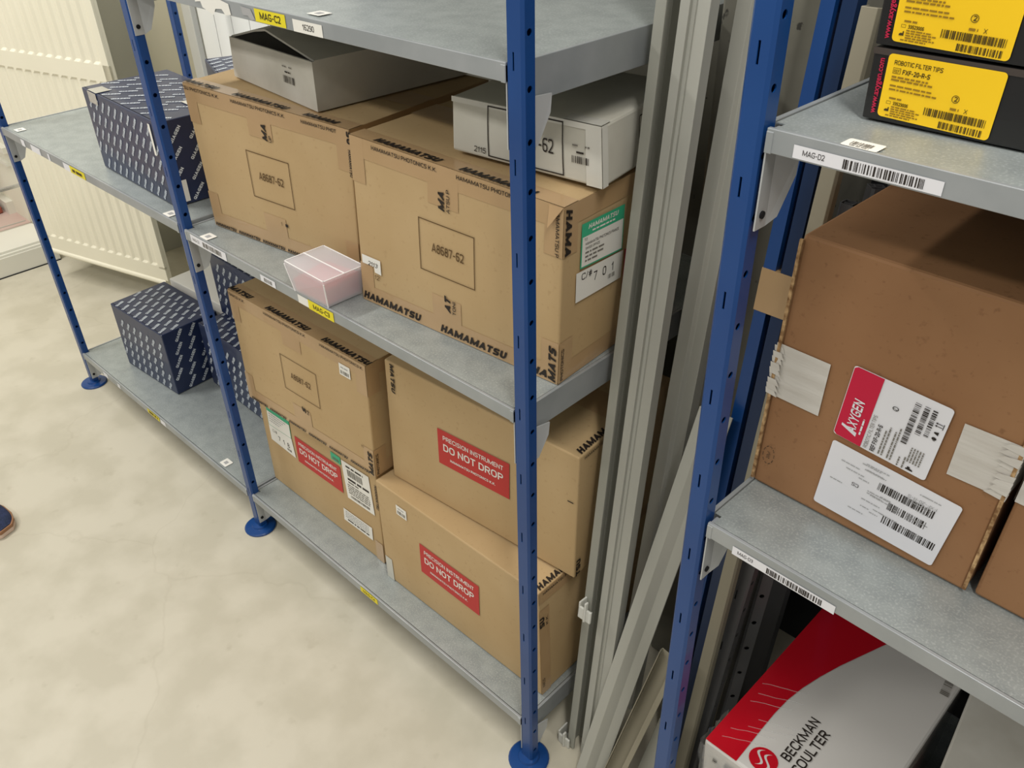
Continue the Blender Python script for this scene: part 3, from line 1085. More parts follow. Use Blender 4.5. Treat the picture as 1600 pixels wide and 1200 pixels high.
# ------------------------------------------------------------------ the brown cartons of the left unit
def build_hama():
    z3, z0 = 0.7033, 0.1033
    # A: right carton on the middle shelf
    A = Carton((-0.3500, 0.0536), (0.0030, 0.0750), (-0.3360, 0.0544, 0.9460), (0.0090, 0.0755, 0.9344), z3, 0.27)
    o = hama_carton('cardboard_box', A, dict(
        square=(0.124, 0.088, 0.221, 0.161),
        top=((0.043, 'HAMAMATSU', 'HAMAMATSU PHOTONICS K.K.'), (0.193, 'HAMAMATSU', 'HAMAMATSU PHOTONICS K.K.')),
        bottom=((0.002, 'HAMAMATSU'), (0.156, 'HAMAMATSU'), (0.312, 'HA')), vtop=1, vbot=1,
        mid=((0.172, 0.180, 'MA', 'ATSU P'), (0.177, 0.038, 'AT', 'TONI'))))
    tag(o, 'large cardboard box with green and white address labels on its end, middle shelf', 'cardboard box', 'brown instrument cartons on the left unit')
    d = A.dec('R', off=0.0016).quad((0.032, 0.206), (0.116, 0.203), (0.117, 0.143), (0.032, 0.149), 0.085, 0.06)
    d.rect(0, 0, 0.085, 0.06, 'green')
    d.rect(0.002, 0.002, 0.083, 0.042, 'white', off=.0002)
    d.text('HAMAMATSU', 0.012, 0.0505, 0.0060, 'white', w=0.060, bold=0.02, shear=0.25, off=.0004)
    d.dash(0.02, 0.0455, 0.045, 0.0022, 'white', off=.0004)
    d.text('TO', 0.005, 0.0365, 0.0035, 'grey1', off=.0005)
    d.text('HAMAMATSU PHOTONICS FRANCE', 0.008, 0.0300, 0.0036, 'ink', w=0.066, off=.0005)
    d.text('SWISS OFFICE', 0.008, 0.0240, 0.0034, 'ink', w=0.028, off=.0005)
    for i, q in enumerate((0.038, 0.036, 0.024)):
        d.dash(0.008, 0.0185 - i * 0.0055, q, 0.0024, 'grey1', off=.0005)
    d.build('address_label', o, 'green topped white address label')
    d = A.dec('R', off=0.0018).quad((0.025, 0.146), (0.119, 0.141), (0.118, 0.103), (0.026, 0.106), 0.093, 0.039)
    d.rect(0, 0, 0.093, 0.039, 'white')
    d.text('C/#', 0.010, 0.027, 0.0085, 'ink', w=0.020)
    for t, x in (('7', 0.034), ('0', 0.052), ('1', 0.070)):
        d.text(t, x, 0.018, 0.012, 'ink', w=0.007 if t != '1' else .004)
    d.bars(0.064, 0.009, 0.078, 0.015, 'grey1', n=9)
    d.build('number_label', o, 'white label reading C/# 701')
    d = A.dec('R', off=0.0014)
    d.rect(0.124, 0.070, 0.270, 0.140, 'axyred', n=4)
    d.text('PRECISION INSTRUMENT', 0.136, 0.1215, 0.0085, 'white', w=0.122)
    d.text('DO NOT DROP', 0.136, 0.100, 0.0135, 'white', w=0.122, bold=.02)
    d.build('warning_label', o, 'red warning label')
    d = A.dec('F', off=0.0018)
    d.poly([(0.006, 0.073), (0.044, 0.073), (0.044, 0.051), (0.031, 0.052), (0.030, 0.060), (0.006, 0.060)], 'white')
    d.text('2113', 0.018, 0.0600, 0.0065, 'ink', w=0.020, shear=.2)
    d.text('12', 0.030, 0.0415, 0.0070, 'inkb', w=0.010, shear=.2)
    d.build('number_label', o, 'torn white label reading 2113')
    p = A.pt    # lifted tape corners
    for tri in ([p('F', A.w, A.h, .001), p('F', A.w - .02, A.h - .001, .001), p('F', A.w - .016, A.h - .026, .009)],):
        fl = MB()
        fl.add(tri, [(0, 1, 2)], 'tape')
        fl.build('tape_flap', o)

    # B: left carton on the middle shelf
    B = Carton((-0.7502, 0.0473), (-0.3985, 0.0866), (-0.7523, 0.0471, 0.9419), (-0.3850, 0.0890, 0.9327), z3 + .0004, 0.30)
    o = hama_carton('cardboard_box', B, dict(
        square=(0.127, 0.081, 0.223, 0.156),
        top=((-0.003, 'AMATSU', 'TSU PHOTONICS K.K.'), (0.112, 'HAMAMATSU', 'HAMAMATSU PHOTONICS K.K.'), (0.262, 'HAMAM', 'HAMAMATSU PHOT')),
        mid=((0.184, 0.180, 'MA', 'UP'),)))
    tag(o, 'large cardboard box printed A8687-62, behind and left of the clear plastic tub', 'cardboard box', 'brown instrument cartons on the left unit')
    d = B.dec('F', off=0.0016)
    for x in (0.0, 0.062, 0.124, 0.186):
        d.text('HAMAMATSU', x + .003, 0.0015, 0.0058, 'ink', w=0.056, bold=.03, shear=.25)
    d.build('printed_marks', o)
    d = B.dec('F', off=0.0016)
    d.rect(0.194, 0.046, 0.200, 0.051, 'ink')
    d.text('1', 0.184, 0.046, 0.006, 'inkb')
    d.build('printed_marks', o)
    d = B.dec('F', off=0.0016)
    e = d.sub(B.w - 0.004, B.h - 0.002, -math.pi / 2)
    e.text('SU', 0, 0, 0.010, 'ink', w=0.018, bold=.03)
    e.text('HAMAMATSU', 0.026, 0.001, 0.006, 'ink', w=0.04, bold=.02)
    d.build('printed_marks', o)

    # C: lower left carton on the bottom shelf
    C = Carton((-0.7851, 0.0641), (-0.4150, 0.0654), (-0.7790, 0.0641, 0.3380), (-0.4040, 0.0654, 0.3380), z0, 0.36)
    o = hama_carton('cardboard_box', C, dict(tape=False))
    tag(o, 'cardboard box with red, green and several white labels, left on the bottom shelf', 'cardboard box', 'brown instrument cartons on the left unit')
    red_label(C, ((0.119, 0.180), (0.264, 0.183), (0.264, 0.118), (0.119, 0.115))).build('warning_label', o, 'red label reading DO NOT DROP')
    d = C.dec('F', off=0.0010).quad((0.028, 0.214), (0.107, 0.214), (0.106, 0.165), (0.025, 0.160), .08, .052)
    d.rect(0, 0, .08, .052, 'green')
    d.rect(.001, .001, .079, .036, 'white', off=.0002)
    for i in range(4):
        d.dash(.006, .030 - i * .006, .06 - i * .008, .002, 'lgrey', off=.0004)
    d.build('address_label', o, 'green topped white address label')
    d = C.dec('F', off=0.0012).quad((0.025, 0.160), (0.106, 0.165), (0.111, 0.118), (0.025, 0.121), .084, .042)
    d.rect(0, 0, .084, .042, 'white')
    d.text('C/#', 0.012, 0.028, 0.007, 'grey1', w=0.016)
    for t, x in (('7', 0.030), ('1', 0.047), ('8', 0.062)):
        d.text(t, x, 0.014, 0.011, 'ink')
    d.bars(.058, .006, .074, .011, 'grey1', n=9)
    d.build('number_label', o, 'white number label')
    d = C.dec('F', off=0.0012)
    d.rect(0.239, 0.190, 0.268, 0.208, 'green')
    d.bars(.244, .193, .264, .199, 'grey1', n=10)
    d.build('sticker', o, 'small pale green sticker')
    d = C.dec('F', off=0.0013).quad((0.271, 0.206), (0.350, 0.210), (0.357, 0.119), (0.278, 0.116), .08, .091)
    d.rect(0, 0, .08, .091, 'white')
    d.dash(.012, .080, .05, .004, 'ink')
    d.bars(.014, .060, .058, .076, 'grey1', n=24)
    d.dash(.012, .050, .062, .005, 'ink')
    d.dash(.012, .043, .03, .0035, 'grey1')
    for i in range(5):
        d.dash(.008, .036 - i * .005, .064, .0026, 'grey1', seed=i)
    d.bars(.012, .006, .068, .012, 'grey1', n=26)
    d.build('shipping_label', o, 'white shipping label with barcode')
    d = C.dec('F', off=0.0013).quad((0.257, 0.076), (0.343, 0.078), (0.342, 0.044), (0.254, 0.043), .086, .034)
    d.rect(0, 0, .086, .034, 'white')
    for i in range(4):
        d.dash(.006, .028 - i * .005, .070, .002, 'lgrey', seed=i)
    d.dash(.012, .006, .064, .0035, 'ink')
    d.build('sticker', o, 'white sticker with lines of small print')
    d = C.dec('F', off=0.0010)
    e = d.sub(C.w - 0.006, 0.20, -math.pi / 2)
    e.text('HAMAMATSU', 0, 0, 0.007, 'ink', w=0.06, bold=.02, shear=.2)
    d.build('printed_marks', o)
    d = C.dec('F', off=0.0010)
    d.rect(C.w - .022, 0, C.w, .05, 'tape')
    d.build('parcel_tape', o)

    # D: lower right carton on the bottom shelf
    Dx = Carton((-0.3888, 0.0506), (-0.0043, 0.0538), (-0.3855, 0.0507, 0.3385), (-0.0106, 0.0538, 0.3355), z0, 0.27, bulge=0.002)
    o = hama_carton('cardboard_box', Dx, dict(tape=False, rtop=((0.006, 'HAMAM', 'HAMAMATSU P'),)))
    tag(o, 'cardboard box with one red label standing at the right of the bottom shelf', 'cardboard box', 'brown instrument cartons on the left unit')
    red_label(Dx, ((0.110, 0.158), (0.255, 0.158), (0.252, 0.087), (0.108, 0.089))).build('warning_label', o, 'red label reading DO NOT DROP')
    d = Dx.dec('F', off=0.0012)
    d.rect(0.054, 0.190, 0.081, 0.211, 'white')
    d.bars(.057, .193, .078, .200, 'grey1', n=12)
    d.dash(.058, .204, .016, .002, 'lgrey')
    d.build('sticker', o, 'small white sticker with barcode')
    d = Dx.dec('F', off=0.0010)
    d.rect(0.002, 0.0, 0.021, 0.055, 'cardw')  # whitish colour stands in for light falling on the tape corner
    d.build('tape_patch', o, 'tape corner painted pale as if lit')
    e = Dx.dec('R', None, 0.001)
    e.rect(0, Dx.h - .024, .268, Dx.h, 'tape')
    e.build('parcel_tape', o)
    d = Dx.dec('R', off=0.001)
    d.rect(0, 0.0, 0.022, 0.045, 'tape')
    d.rect(0, 0.045, 0.022, 0.195, 'tape')
    e = Dx.dec('R', d.mb, 0.0013)
    g = e.sub(0.010, 0.158, math.pi / 2)
    g.text('SU', 0, 0.000, 0.0105, 'ink', w=0.022, bold=.03)
    g.text('K.K.', 0, -0.008, 0.005, 'ink', w=0.02)
    g = e.sub(0.008, 0.018, math.pi / 2)
    g.text('NICS', 0, 0, 0.0055, 'ink', w=0.02)
    d.build('parcel_tape', o)

    # E: upper left carton of the lower bay
    E = Carton((-0.7636, 0.0413), (-0.3895, 0.0555), (-0.7534, 0.0417, 0.5800), (-0.3760, 0.0560, 0.5726), 0.3392, 0.37)
    o = hama_carton('cardboard_box', E, dict(
        square=(0.138, 0.085, 0.240, 0.160),
        top=((-0.002, 'MATSU', 'TONICS K.K.'), (0.108, 'HAMAMATSU', 'HAMAMATSU PHOTONICS K.K.'), (0.262, 'HAMAMATSU', 'HAMAMATSU PHOTONICS K.')),
        vbot=1, mid=((0.193, 0.052, 'S', 'NI'),)))
    tag(o, 'cardboard box with a tiny white sticker, stacked upper left under the middle shelf', 'cardboard box', 'brown instrument cartons on the left unit')
    d = E.dec('F', off=0.0014)
    d.rect(0.309, 0.193, 0.336, 0.216, 'white')
    d.bars(.312, .196, .333, .203, 'grey1', n=12)
    d.dash(.313, .208, .018, .0022, 'lgrey')
    d.build('sticker', o, 'small white sticker with barcode')
    d = E.dec('F', off=0.0016)
    for i in range(6):
        d.text('HAMAMATSU', 0.010 + i * .060, 0.0015, 0.0062, 'ink', w=0.052, bold=.03, shear=.25)
    d.build('printed_marks', o)
    d = E.dec('F', off=0.0016)
    d.text('11', 0.345, 0.055, 0.006, 'inkb')
    d.build('printed_marks', o)

    # F: upper right carton of the lower bay
    F = Carton((-0.3687, 0.0788), (0.0110, 0.1085), (-0.3560, 0.0791, 0.5841), (0.0140, 0.1087, 0.5722), 0.3415, 0.24)
    o = hama_carton('cardboard_box', F, dict(tape=False, rtop=((0.008, 'HAMAM', 'HAMAMATSU P'),)))
    tag(o, 'cardboard box with red label behind the blue post, upper right under the middle shelf', 'cardboard box', 'brown instrument cartons on the left unit')
    red_label(F, ((0.113, 0.158), (0.259, 0.162), (0.259, 0.092), (0.114, 0.089))).build('warning_label', o, 'red label reading DO NOT DROP')
    d = F.dec('F', off=0.0012)
    g = d.sub(0.0135, 0.235, -math.pi / 2)
    g.text('MATSU', 0, 0, 0.0085, 'ink', w=0.055, bold=.03, shear=.2)
    d.build('printed_marks', o)
    e = F.dec('R', None, .0012)
    g = e.sub(0.013, 0.002, math.pi / 2)
    g.text('TSU', 0, 0, 0.0105, 'ink', w=0.034, bold=.03)
    e.build('printed_marks', o)
    d = F.dec('F', off=.0012)
    d.rect(F.w - .016, .150, F.w - .006, .152, 'ink')
    d.build('printed_marks', o)
    return A, B, C, Dx, E, F


def build_white(A, B):
    # worn white carton lying across the right brown carton
    z = 0.9475
    Wc = Carton((-0.1880, 0.0978), (0.0170, 0.1300), (-0.1848, 0.0984, 1.0125), (0.0105, 0.1318, 1.0080), z, 0.20, bulge=0.002, z1=0.9412)

    def prints(mb):
        f = Wc.dec('F', mb, 0.0010)
        f.frame(0.054, 0.004, 0.159, 0.0605, 0.0014, 'ink')
        f.text('A8687-62', 0.1155, 0.0250, 0.0150, 'ink', w=0.061, align='C')
        f.text('2115', 0.033, 0.006, 0.0065, 'ink', w=0.018, shear=.15)
        f.bars(0.170, 0.021, 0.193, 0.0285, 'ink', n=14)
        f.dash(0.171, 0.0385, 0.007, 0.0016, 'grey1')
        f.dash(0.187, 0.0385, 0.006, 0.0016, 'grey1')
        f.dash(0.176, 0.0315, 0.011, 0.0020, 'ink')
    o = Wc.body('carton', M['cardw'], extra=prints, bevel=0.003)
    tag(o, 'flat white carton marked 2115 lying on the right-hand brown box behind the post', 'carton')
    t = MB()
    F, T, R = (Wc.dec(k, t, 0.0007) for k in 'FTR')
    F.rect(0.0, Wc.h - .006, Wc.w, Wc.h, 'clearT')
    F.rect(Wc.w - .02, 0, Wc.w, Wc.h, 'clearT')
    R.rect(0, 0, .012, Wc.h, 'clearT')
    T.rect(Wc.w - .05, 0, Wc.w, .02, 'clearT')
    t.build('clear_tape', o)
    s = MB()        # felt-pen scribble on the end
    R = Wc.dec('R', s, 0.0012)
    pts = [(0.080, 0.022), (0.081, 0.050), (0.083, 0.054), (0.091, 0.054), (0.094, 0.046), (0.090, 0.040), (0.084, 0.038), (0.090, 0.028), (0.094, 0.024)]
    for a, b in zip(pts, pts[1:]):
        dx, dy = b[0] - a[0], b[1] - a[1]
        l = math.hypot(dx, dy)
        nx, ny = -dy / l * .0006, dx / l * .0006
        R.poly([(a[0] - nx, a[1] - ny), (b[0] - nx, b[1] - ny), (b[0] + nx, b[1] + ny), (a[0] + nx, a[1] + ny)], 'ink')
    s.build('pen_scribble', o)

    # grimy open carton on the left brown box
    z = 0.9435
    Gc = Carton((-0.7131, 0.1161), (-0.4707, 0.1011), (-0.7054, 0.1156, 1.0037), (-0.4681, 0.1009, 1.0054), z, 0.34, bulge=0.001, z1=0.9372)
    mb = MB()
    th = 0.003
    n = 6
    # walls and floor
    for f, W, H in (('F', Gc.w, Gc.h), ('B', Gc.w, Gc.h), ('R', Gc.D, Gc.h), ('L', Gc.D, Gc.h), ('M', Gc.w, Gc.D)):
        for (o0, flip) in ((0, f in 'BLM'), (-th, f not in 'BLM')):
            vs, fs = [], []
            for j in range(n + 1):
                for i in range(n + 1):
                    vs.append(Gc.pt(f, W * i / n, H * j / n, o0))
            for j in range(n):
                for i in range(n):
                    a = j * (n + 1) + i
                    q = (a, a + 1, a + n + 2, a + n + 1)
                    fs.append(q[::-1] if flip else q)
            mb.add(vs, fs, 'cardg')
    f = Gc.dec('F', mb, 0.0010)
    f.bars(0.160, 0.0235, 0.190, 0.0330, 'ink', n=14)
    f.dash(0.160, 0.044, 0.010, 0.0018, 'grey1')
    f.dash(0.178, 0.044, 0.008, 0.0018, 'grey1')
    f.dash(0.166, 0.0370, 0.016, 0.0020, 'ink')
    org = Vector((-0.59, 0.27, z))
    o = mb.build('carton', org=org)
    tag(o, 'grimy grey-white carton with a loose half-open flap on the left brown box', 'carton')
    fl = MB()
    P = Gc.pt
    rows = []
    prof = [(0.0, 0.020), (0.04, 0.022), (0.09, 0.019), (0.16, 0.012), (0.25, 0.005), (0.33, 0.001)]
    for dep, lift in prof:
        row = []
        for i in range(9):
            u = Gc.w * i / 8
            a = i / 8
            tri = a / .34 if a < .34 else (1 - a) / .66
            row.append(P('T', u, dep + 0.004 + .012 * tri * (dep == 0), .0012 + lift * tri))
        rows.append(row)
    vs = [p for r in rows for p in r] + [p - Vector((0, 0, .003)) for r in rows for p in r]
    R_, C_ = len(rows), 9
    fs = []
    for j in range(R_ - 1):
        for i in range(C_ - 1):
            a = j * C_ + i
            fs.append((a, a + 1, a + C_ + 1, a + C_))
            b = a + R_ * C_
            fs.append((b, b + C_, b + C_ + 1, b + 1))
    for i in range(C_ - 1):
        fs.append((i, i + R_ * C_, i + 1 + R_ * C_, i + 1))
        k = (R_ - 1) * C_ + i
        fs.append((k, k + 1, k + 1 + R_ * C_, k + R_ * C_))
    for j in range(R_ - 1):
        k = j * C_
        fs.append((k, k + C_, k + C_ + R_ * C_, k + R_ * C_))
        k = j * C_ + C_ - 1
        fs.append((k, k + R_ * C_, k + C_ + R_ * C_, k + C_))
    fl.add(vs, fs, 'cardg')
    fl.build('flap', o)


# ------------------------------------------------------------------ navy patterned cartons
def q_carton(name, box, label, L=None, faces='FRT', step=None, skew=0.008, ang=50, angT=50, group='navy cartons printed all over with one word', fh=0.0068):
    o = box.body(name, M['qnavy'], bevel=0.0018)
    tag(o, label, 'carton', group)
    mb = MB()
    vs, fs, W = glyphs('QIAGEN', 0.028, 0.0)
    a = math.radians(ang)
    ca, sa = math.cos(a), math.sin(a)
    L3, st3 = L, step
    dims = {'F': (box.w, box.h), 'R': (box.D, box.h), 'T': (box.w, box.D), 'L': (box.D, box.h), 'B': (box.w, box.D)}
    for f in faces:
        d = box.dec(f, mb, 0.0009)
        FW, FH = dims[f]
        L, step = L3[f], st3[f]
        a = math.radians(angT if f == 'T' else ang)
        ca, sa = math.cos(a), math.sin(a)
        j = 0
        y = 0.004
        while y < FH:
            x = 0.002 + (j * skew) % step[0] - step[0]
            while x < FW:
                ex, ey = L * ca, L * sa
                hx, hy = -fh * sa, fh * ca
                xs = [x, x + ex, x + hx, x + ex + hx]
                ys = [y, y + ey, y + hy, y + ey + hy]
                if min(xs) > 0.001 and max(xs) < FW - .001 and min(ys) > 0.001 and max(ys) < FH - .001:
                    dd = d.sub(x, y, a, 0)
                    sc = fh / CAP
                    sx = L / W
                    mb.add([dd.mp(p * sx, q * sc, 0.0009) for p, q in vs], fs, 'qprint')
                x += step[0]
            y += step[1]
            j += 1
    mb.build('printed_pattern', o)
    # lid slot line along the front
    s = MB()
    d = box.dec('T', s, 0.0005)
    d.rect(0.004, 0.0035, box.w - 0.004, 0.0047, 'dark', n=1)
    s.build('lid_slit', o)
    return o


def build_q():
    z0 = 0.1033
    Q1 = Carton((-1.1667, 0.0429), (-0.8600, 0.0338), (-1.1663, 0.0429, 0.8630), (-0.8600, 0.0338, 0.8586), 0.7081, 0.172)
    o = q_carton('carton', Q1, 'navy patterned carton with silver tape on its corner, on the upper left shelf', L=dict(F=.026, R=.034, T=.034), step=dict(F=(.0265, .0290), R=(.036, .036), T=(.040, .030)), ang=50, skew=0.006, fh=.0060)
    d = Q1.dec('F', off=0.0013)
    d.rect(0.028, 0.132, 0.066, Q1.h, 'chrome')
    e = Q1.dec('T', d.mb, 0.0013)
    e.rect(0.028, 0, 0.066, 0.028, 'chrome')
    d.build('tape_patch', o, 'silver tape patch')
    e = Q1.dec('T', None, 0.0016)
    e.rect(0.230, 0.085, Q1.w, 0.150, 'clearT')
    e.build('tape_patch', o, 'clear tape patch')
    d = Q1.dec('F', off=0.0016)
    d.rect(0.276, 0.090, 0.284, 0.146, 'white')
    d.build('sticker', o, 'narrow white sticker')
    e = Q1.dec('R', None, 0.0015)
    e.rect(0.016, 0.006, 0.028, 0.046, 'white')
    e.build('sticker', o, 'narrow white sticker')

    Q2 = Carton((-1.4613, 0.0626), (-1.2300, 0.0774), (-1.4597, 0.0627, 0.2807), (-1.2290, 0.0775, 0.2730), z0, 0.150)
    o = q_carton('carton', Q2, 'navy patterned carton standing free on the bottom left shelf', L=dict(F=.0245, R=.034, T=.0245), step=dict(F=(.0285, .0290), R=(.036, .034), T=(.0275, .0275)), ang=55, angT=112, fh=.0078)
    Q3 = Carton((-1.2150, 0.1650), (-0.9100, 0.1600), (-1.2150, 0.1650, 0.2760), (-0.9100, 0.1600, 0.2760), z0, 0.26)
    q_carton('carton', Q3, 'navy patterned carton on the bottom left shelf behind the blue post', L=dict(F=.0245, R=.034, T=.0245), step=dict(F=(.0285, .0290), R=(.036, .034), T=(.0275, .0275)), ang=55, angT=112, fh=.0078)
    Q4 = Carton((-1.2150, 0.2300), (-1.0150, 0.2250), (-1.2150, 0.2300, 0.4400), (-1.0150, 0.2250, 0.4400), 0.2780, 0.18)
    q_carton('carton', Q4, 'navy patterned carton stacked on another one, just behind the blue post', L=dict(F=.0245, R=.034, T=.0245), step=dict(F=(.0285, .0290), R=(.036, .034), T=(.0275, .0275)), ang=55, angT=112, fh=.0078)
    Q6 = Carton((-1.1090, 0.2720), (-0.9450, 0.2130), (-1.1090, 0.2720, 0.8800), (-0.9450, 0.2130, 0.8800), 0.7081, 0.16)
    q_carton('carton', Q6, 'small dark navy carton showing between the brown box and the ribbed wall panels', L=dict(F=.0245, R=.034, T=.0245), step=dict(F=(.0285, .0290), R=(.036, .034), T=(.0275, .0275)), ang=55, angT=112, fh=.0078)
    # plain white carton behind Q2
    Wc = Carton((-1.4700, 0.2270), (-1.2350, 0.2420), (-1.4700, 0.2270, 0.2830), (-1.2350, 0.2420, 0.2830), z0, 0.20)
    o = Wc.body('carton', M['white'])
    tag(o, 'plain white carton mostly hidden behind the navy one on the bottom left shelf', 'carton')


# ------------------------------------------------------------------ clear plastic tub with red foam
def build_tub():
    z = 0.7033
    b = [(-0.4440, -0.0010), (-0.3650, 0.0010), (-0.3640, 0.0610), (-0.4430, 0.0590)]
    t = [(-0.4540, -0.0050), (-0.3550, -0.0070), (-0.3540, 0.0640), (-0.4530, 0.0650)]
    h = 0.0475
    root = empty('plastic_tub', (-0.404, 0.03, z))
    tag(root, 'small clear plastic tub holding red foam, standing on the middle shelf edge', 'plastic tub')
    mb = MB()
    outer = [(*p, z + .0006) for p in b] + [(*p, z + h - .004) for p in t]
    cx, cy = -0.404, 0.029
    inner = [(cx + (p[0] - cx) * .965, cy + (p[1] - cy) * .955, z + .002) for p in b] + [(cx + (p[0] - cx) * .965, cy + (p[1] - cy) * .955, z + h - .004) for p in t]
    mb.add(outer + inner, [(0, 3, 2, 1)] + [(i, (i + 1) % 4, 4 + (i + 1) % 4, 4 + i) for i in range(4)] +
           [(8, 9, 10, 11)] + [(8 + i, 12 + i, 12 + (i + 1) % 4, 8 + (i + 1) % 4) for i in range(4)] +
           [(4 + i, 4 + (i + 1) % 4, 12 + (i + 1) % 4, 12 + i) for i in range(4)], 'tub')
    mb.build('tub_body', root, bevel=0.0012)
    mb = MB()
    mb.add([(*p, z + h - .004) for p in t] + [(*p, z + h) for p in t], [(0, 3, 2, 1), (4, 5, 6, 7)] + [(i, (i + 1) % 4, 4 + (i + 1) % 4, 4 + i) for i in range(4)], 'tub')
    mb.build('lid', root, bevel=0.001)
    mb = MB()      # bright rim and the strap over the lid
    for i in range(4):
        a, c = Vector((*t[i], z + h)), Vector((*t[(i + 1) % 4], z + h))
        e = (c - a).normalized()
        nrm = Vector((-e.y, e.x, 0)) * .0014
        mb.add([a, c, c + nrm, a + nrm, a + Vector((0, 0, .0007)), c + Vector((0, 0, .0007)), c + nrm + Vector((0, 0, .0007)), a + nrm + Vector((0, 0, .0007))],
               [(0, 1, 5, 4), (4, 5, 6, 7), (2, 3, 7, 6)], 'tubedge')
    mb.box((-0.454, 0.0285, z + h + .0002), (-0.355, 0.0305, z + h + .0009), 'tubedge')
    for (p, q) in ((0, 4), (1, 5)):
        a = Vector(outer[p])
        c = Vector(outer[q])
        mb.prism([a + Vector((-.0006, -.0006, 0)), a + Vector((.0008, -.0006, 0)), a + Vector((.0008, .0008, 0)), a + Vector((-.0006, .0008, 0))], c - a, 'tubedge')
    mb.build('rim', root)
    mb = MB()
    cx, cy = -0.404, 0.0295
    k = 0.95
    pb = [(cx + (p[0] - cx) * k, cy + (p[1] - cy) * k, z + .0026) for p in b]
    pt_ = [(cx + (p[0] - cx) * k, cy + (p[1] - cy) * k, z + .0026 + hh) for p, hh in zip([(p[0] * .7 + q[0] * .3, p[1] * .7 + q[1] * .3) for p, q in zip(b, t)], (.018, .026, .034, .026))]
    mb.add(pb + pt_, [(0, 3, 2, 1), (4, 5, 6, 7)] + [(i, (i + 1) % 4, 4 + (i + 1) % 4, 4 + i) for i in range(4)], 'pink')
    o = mb.build('foam_block', org=(-0.404, 0.03, z + .0026), bevel=0.002)
    tag(o, 'red foam block lying inside the clear plastic tub', 'foam block')


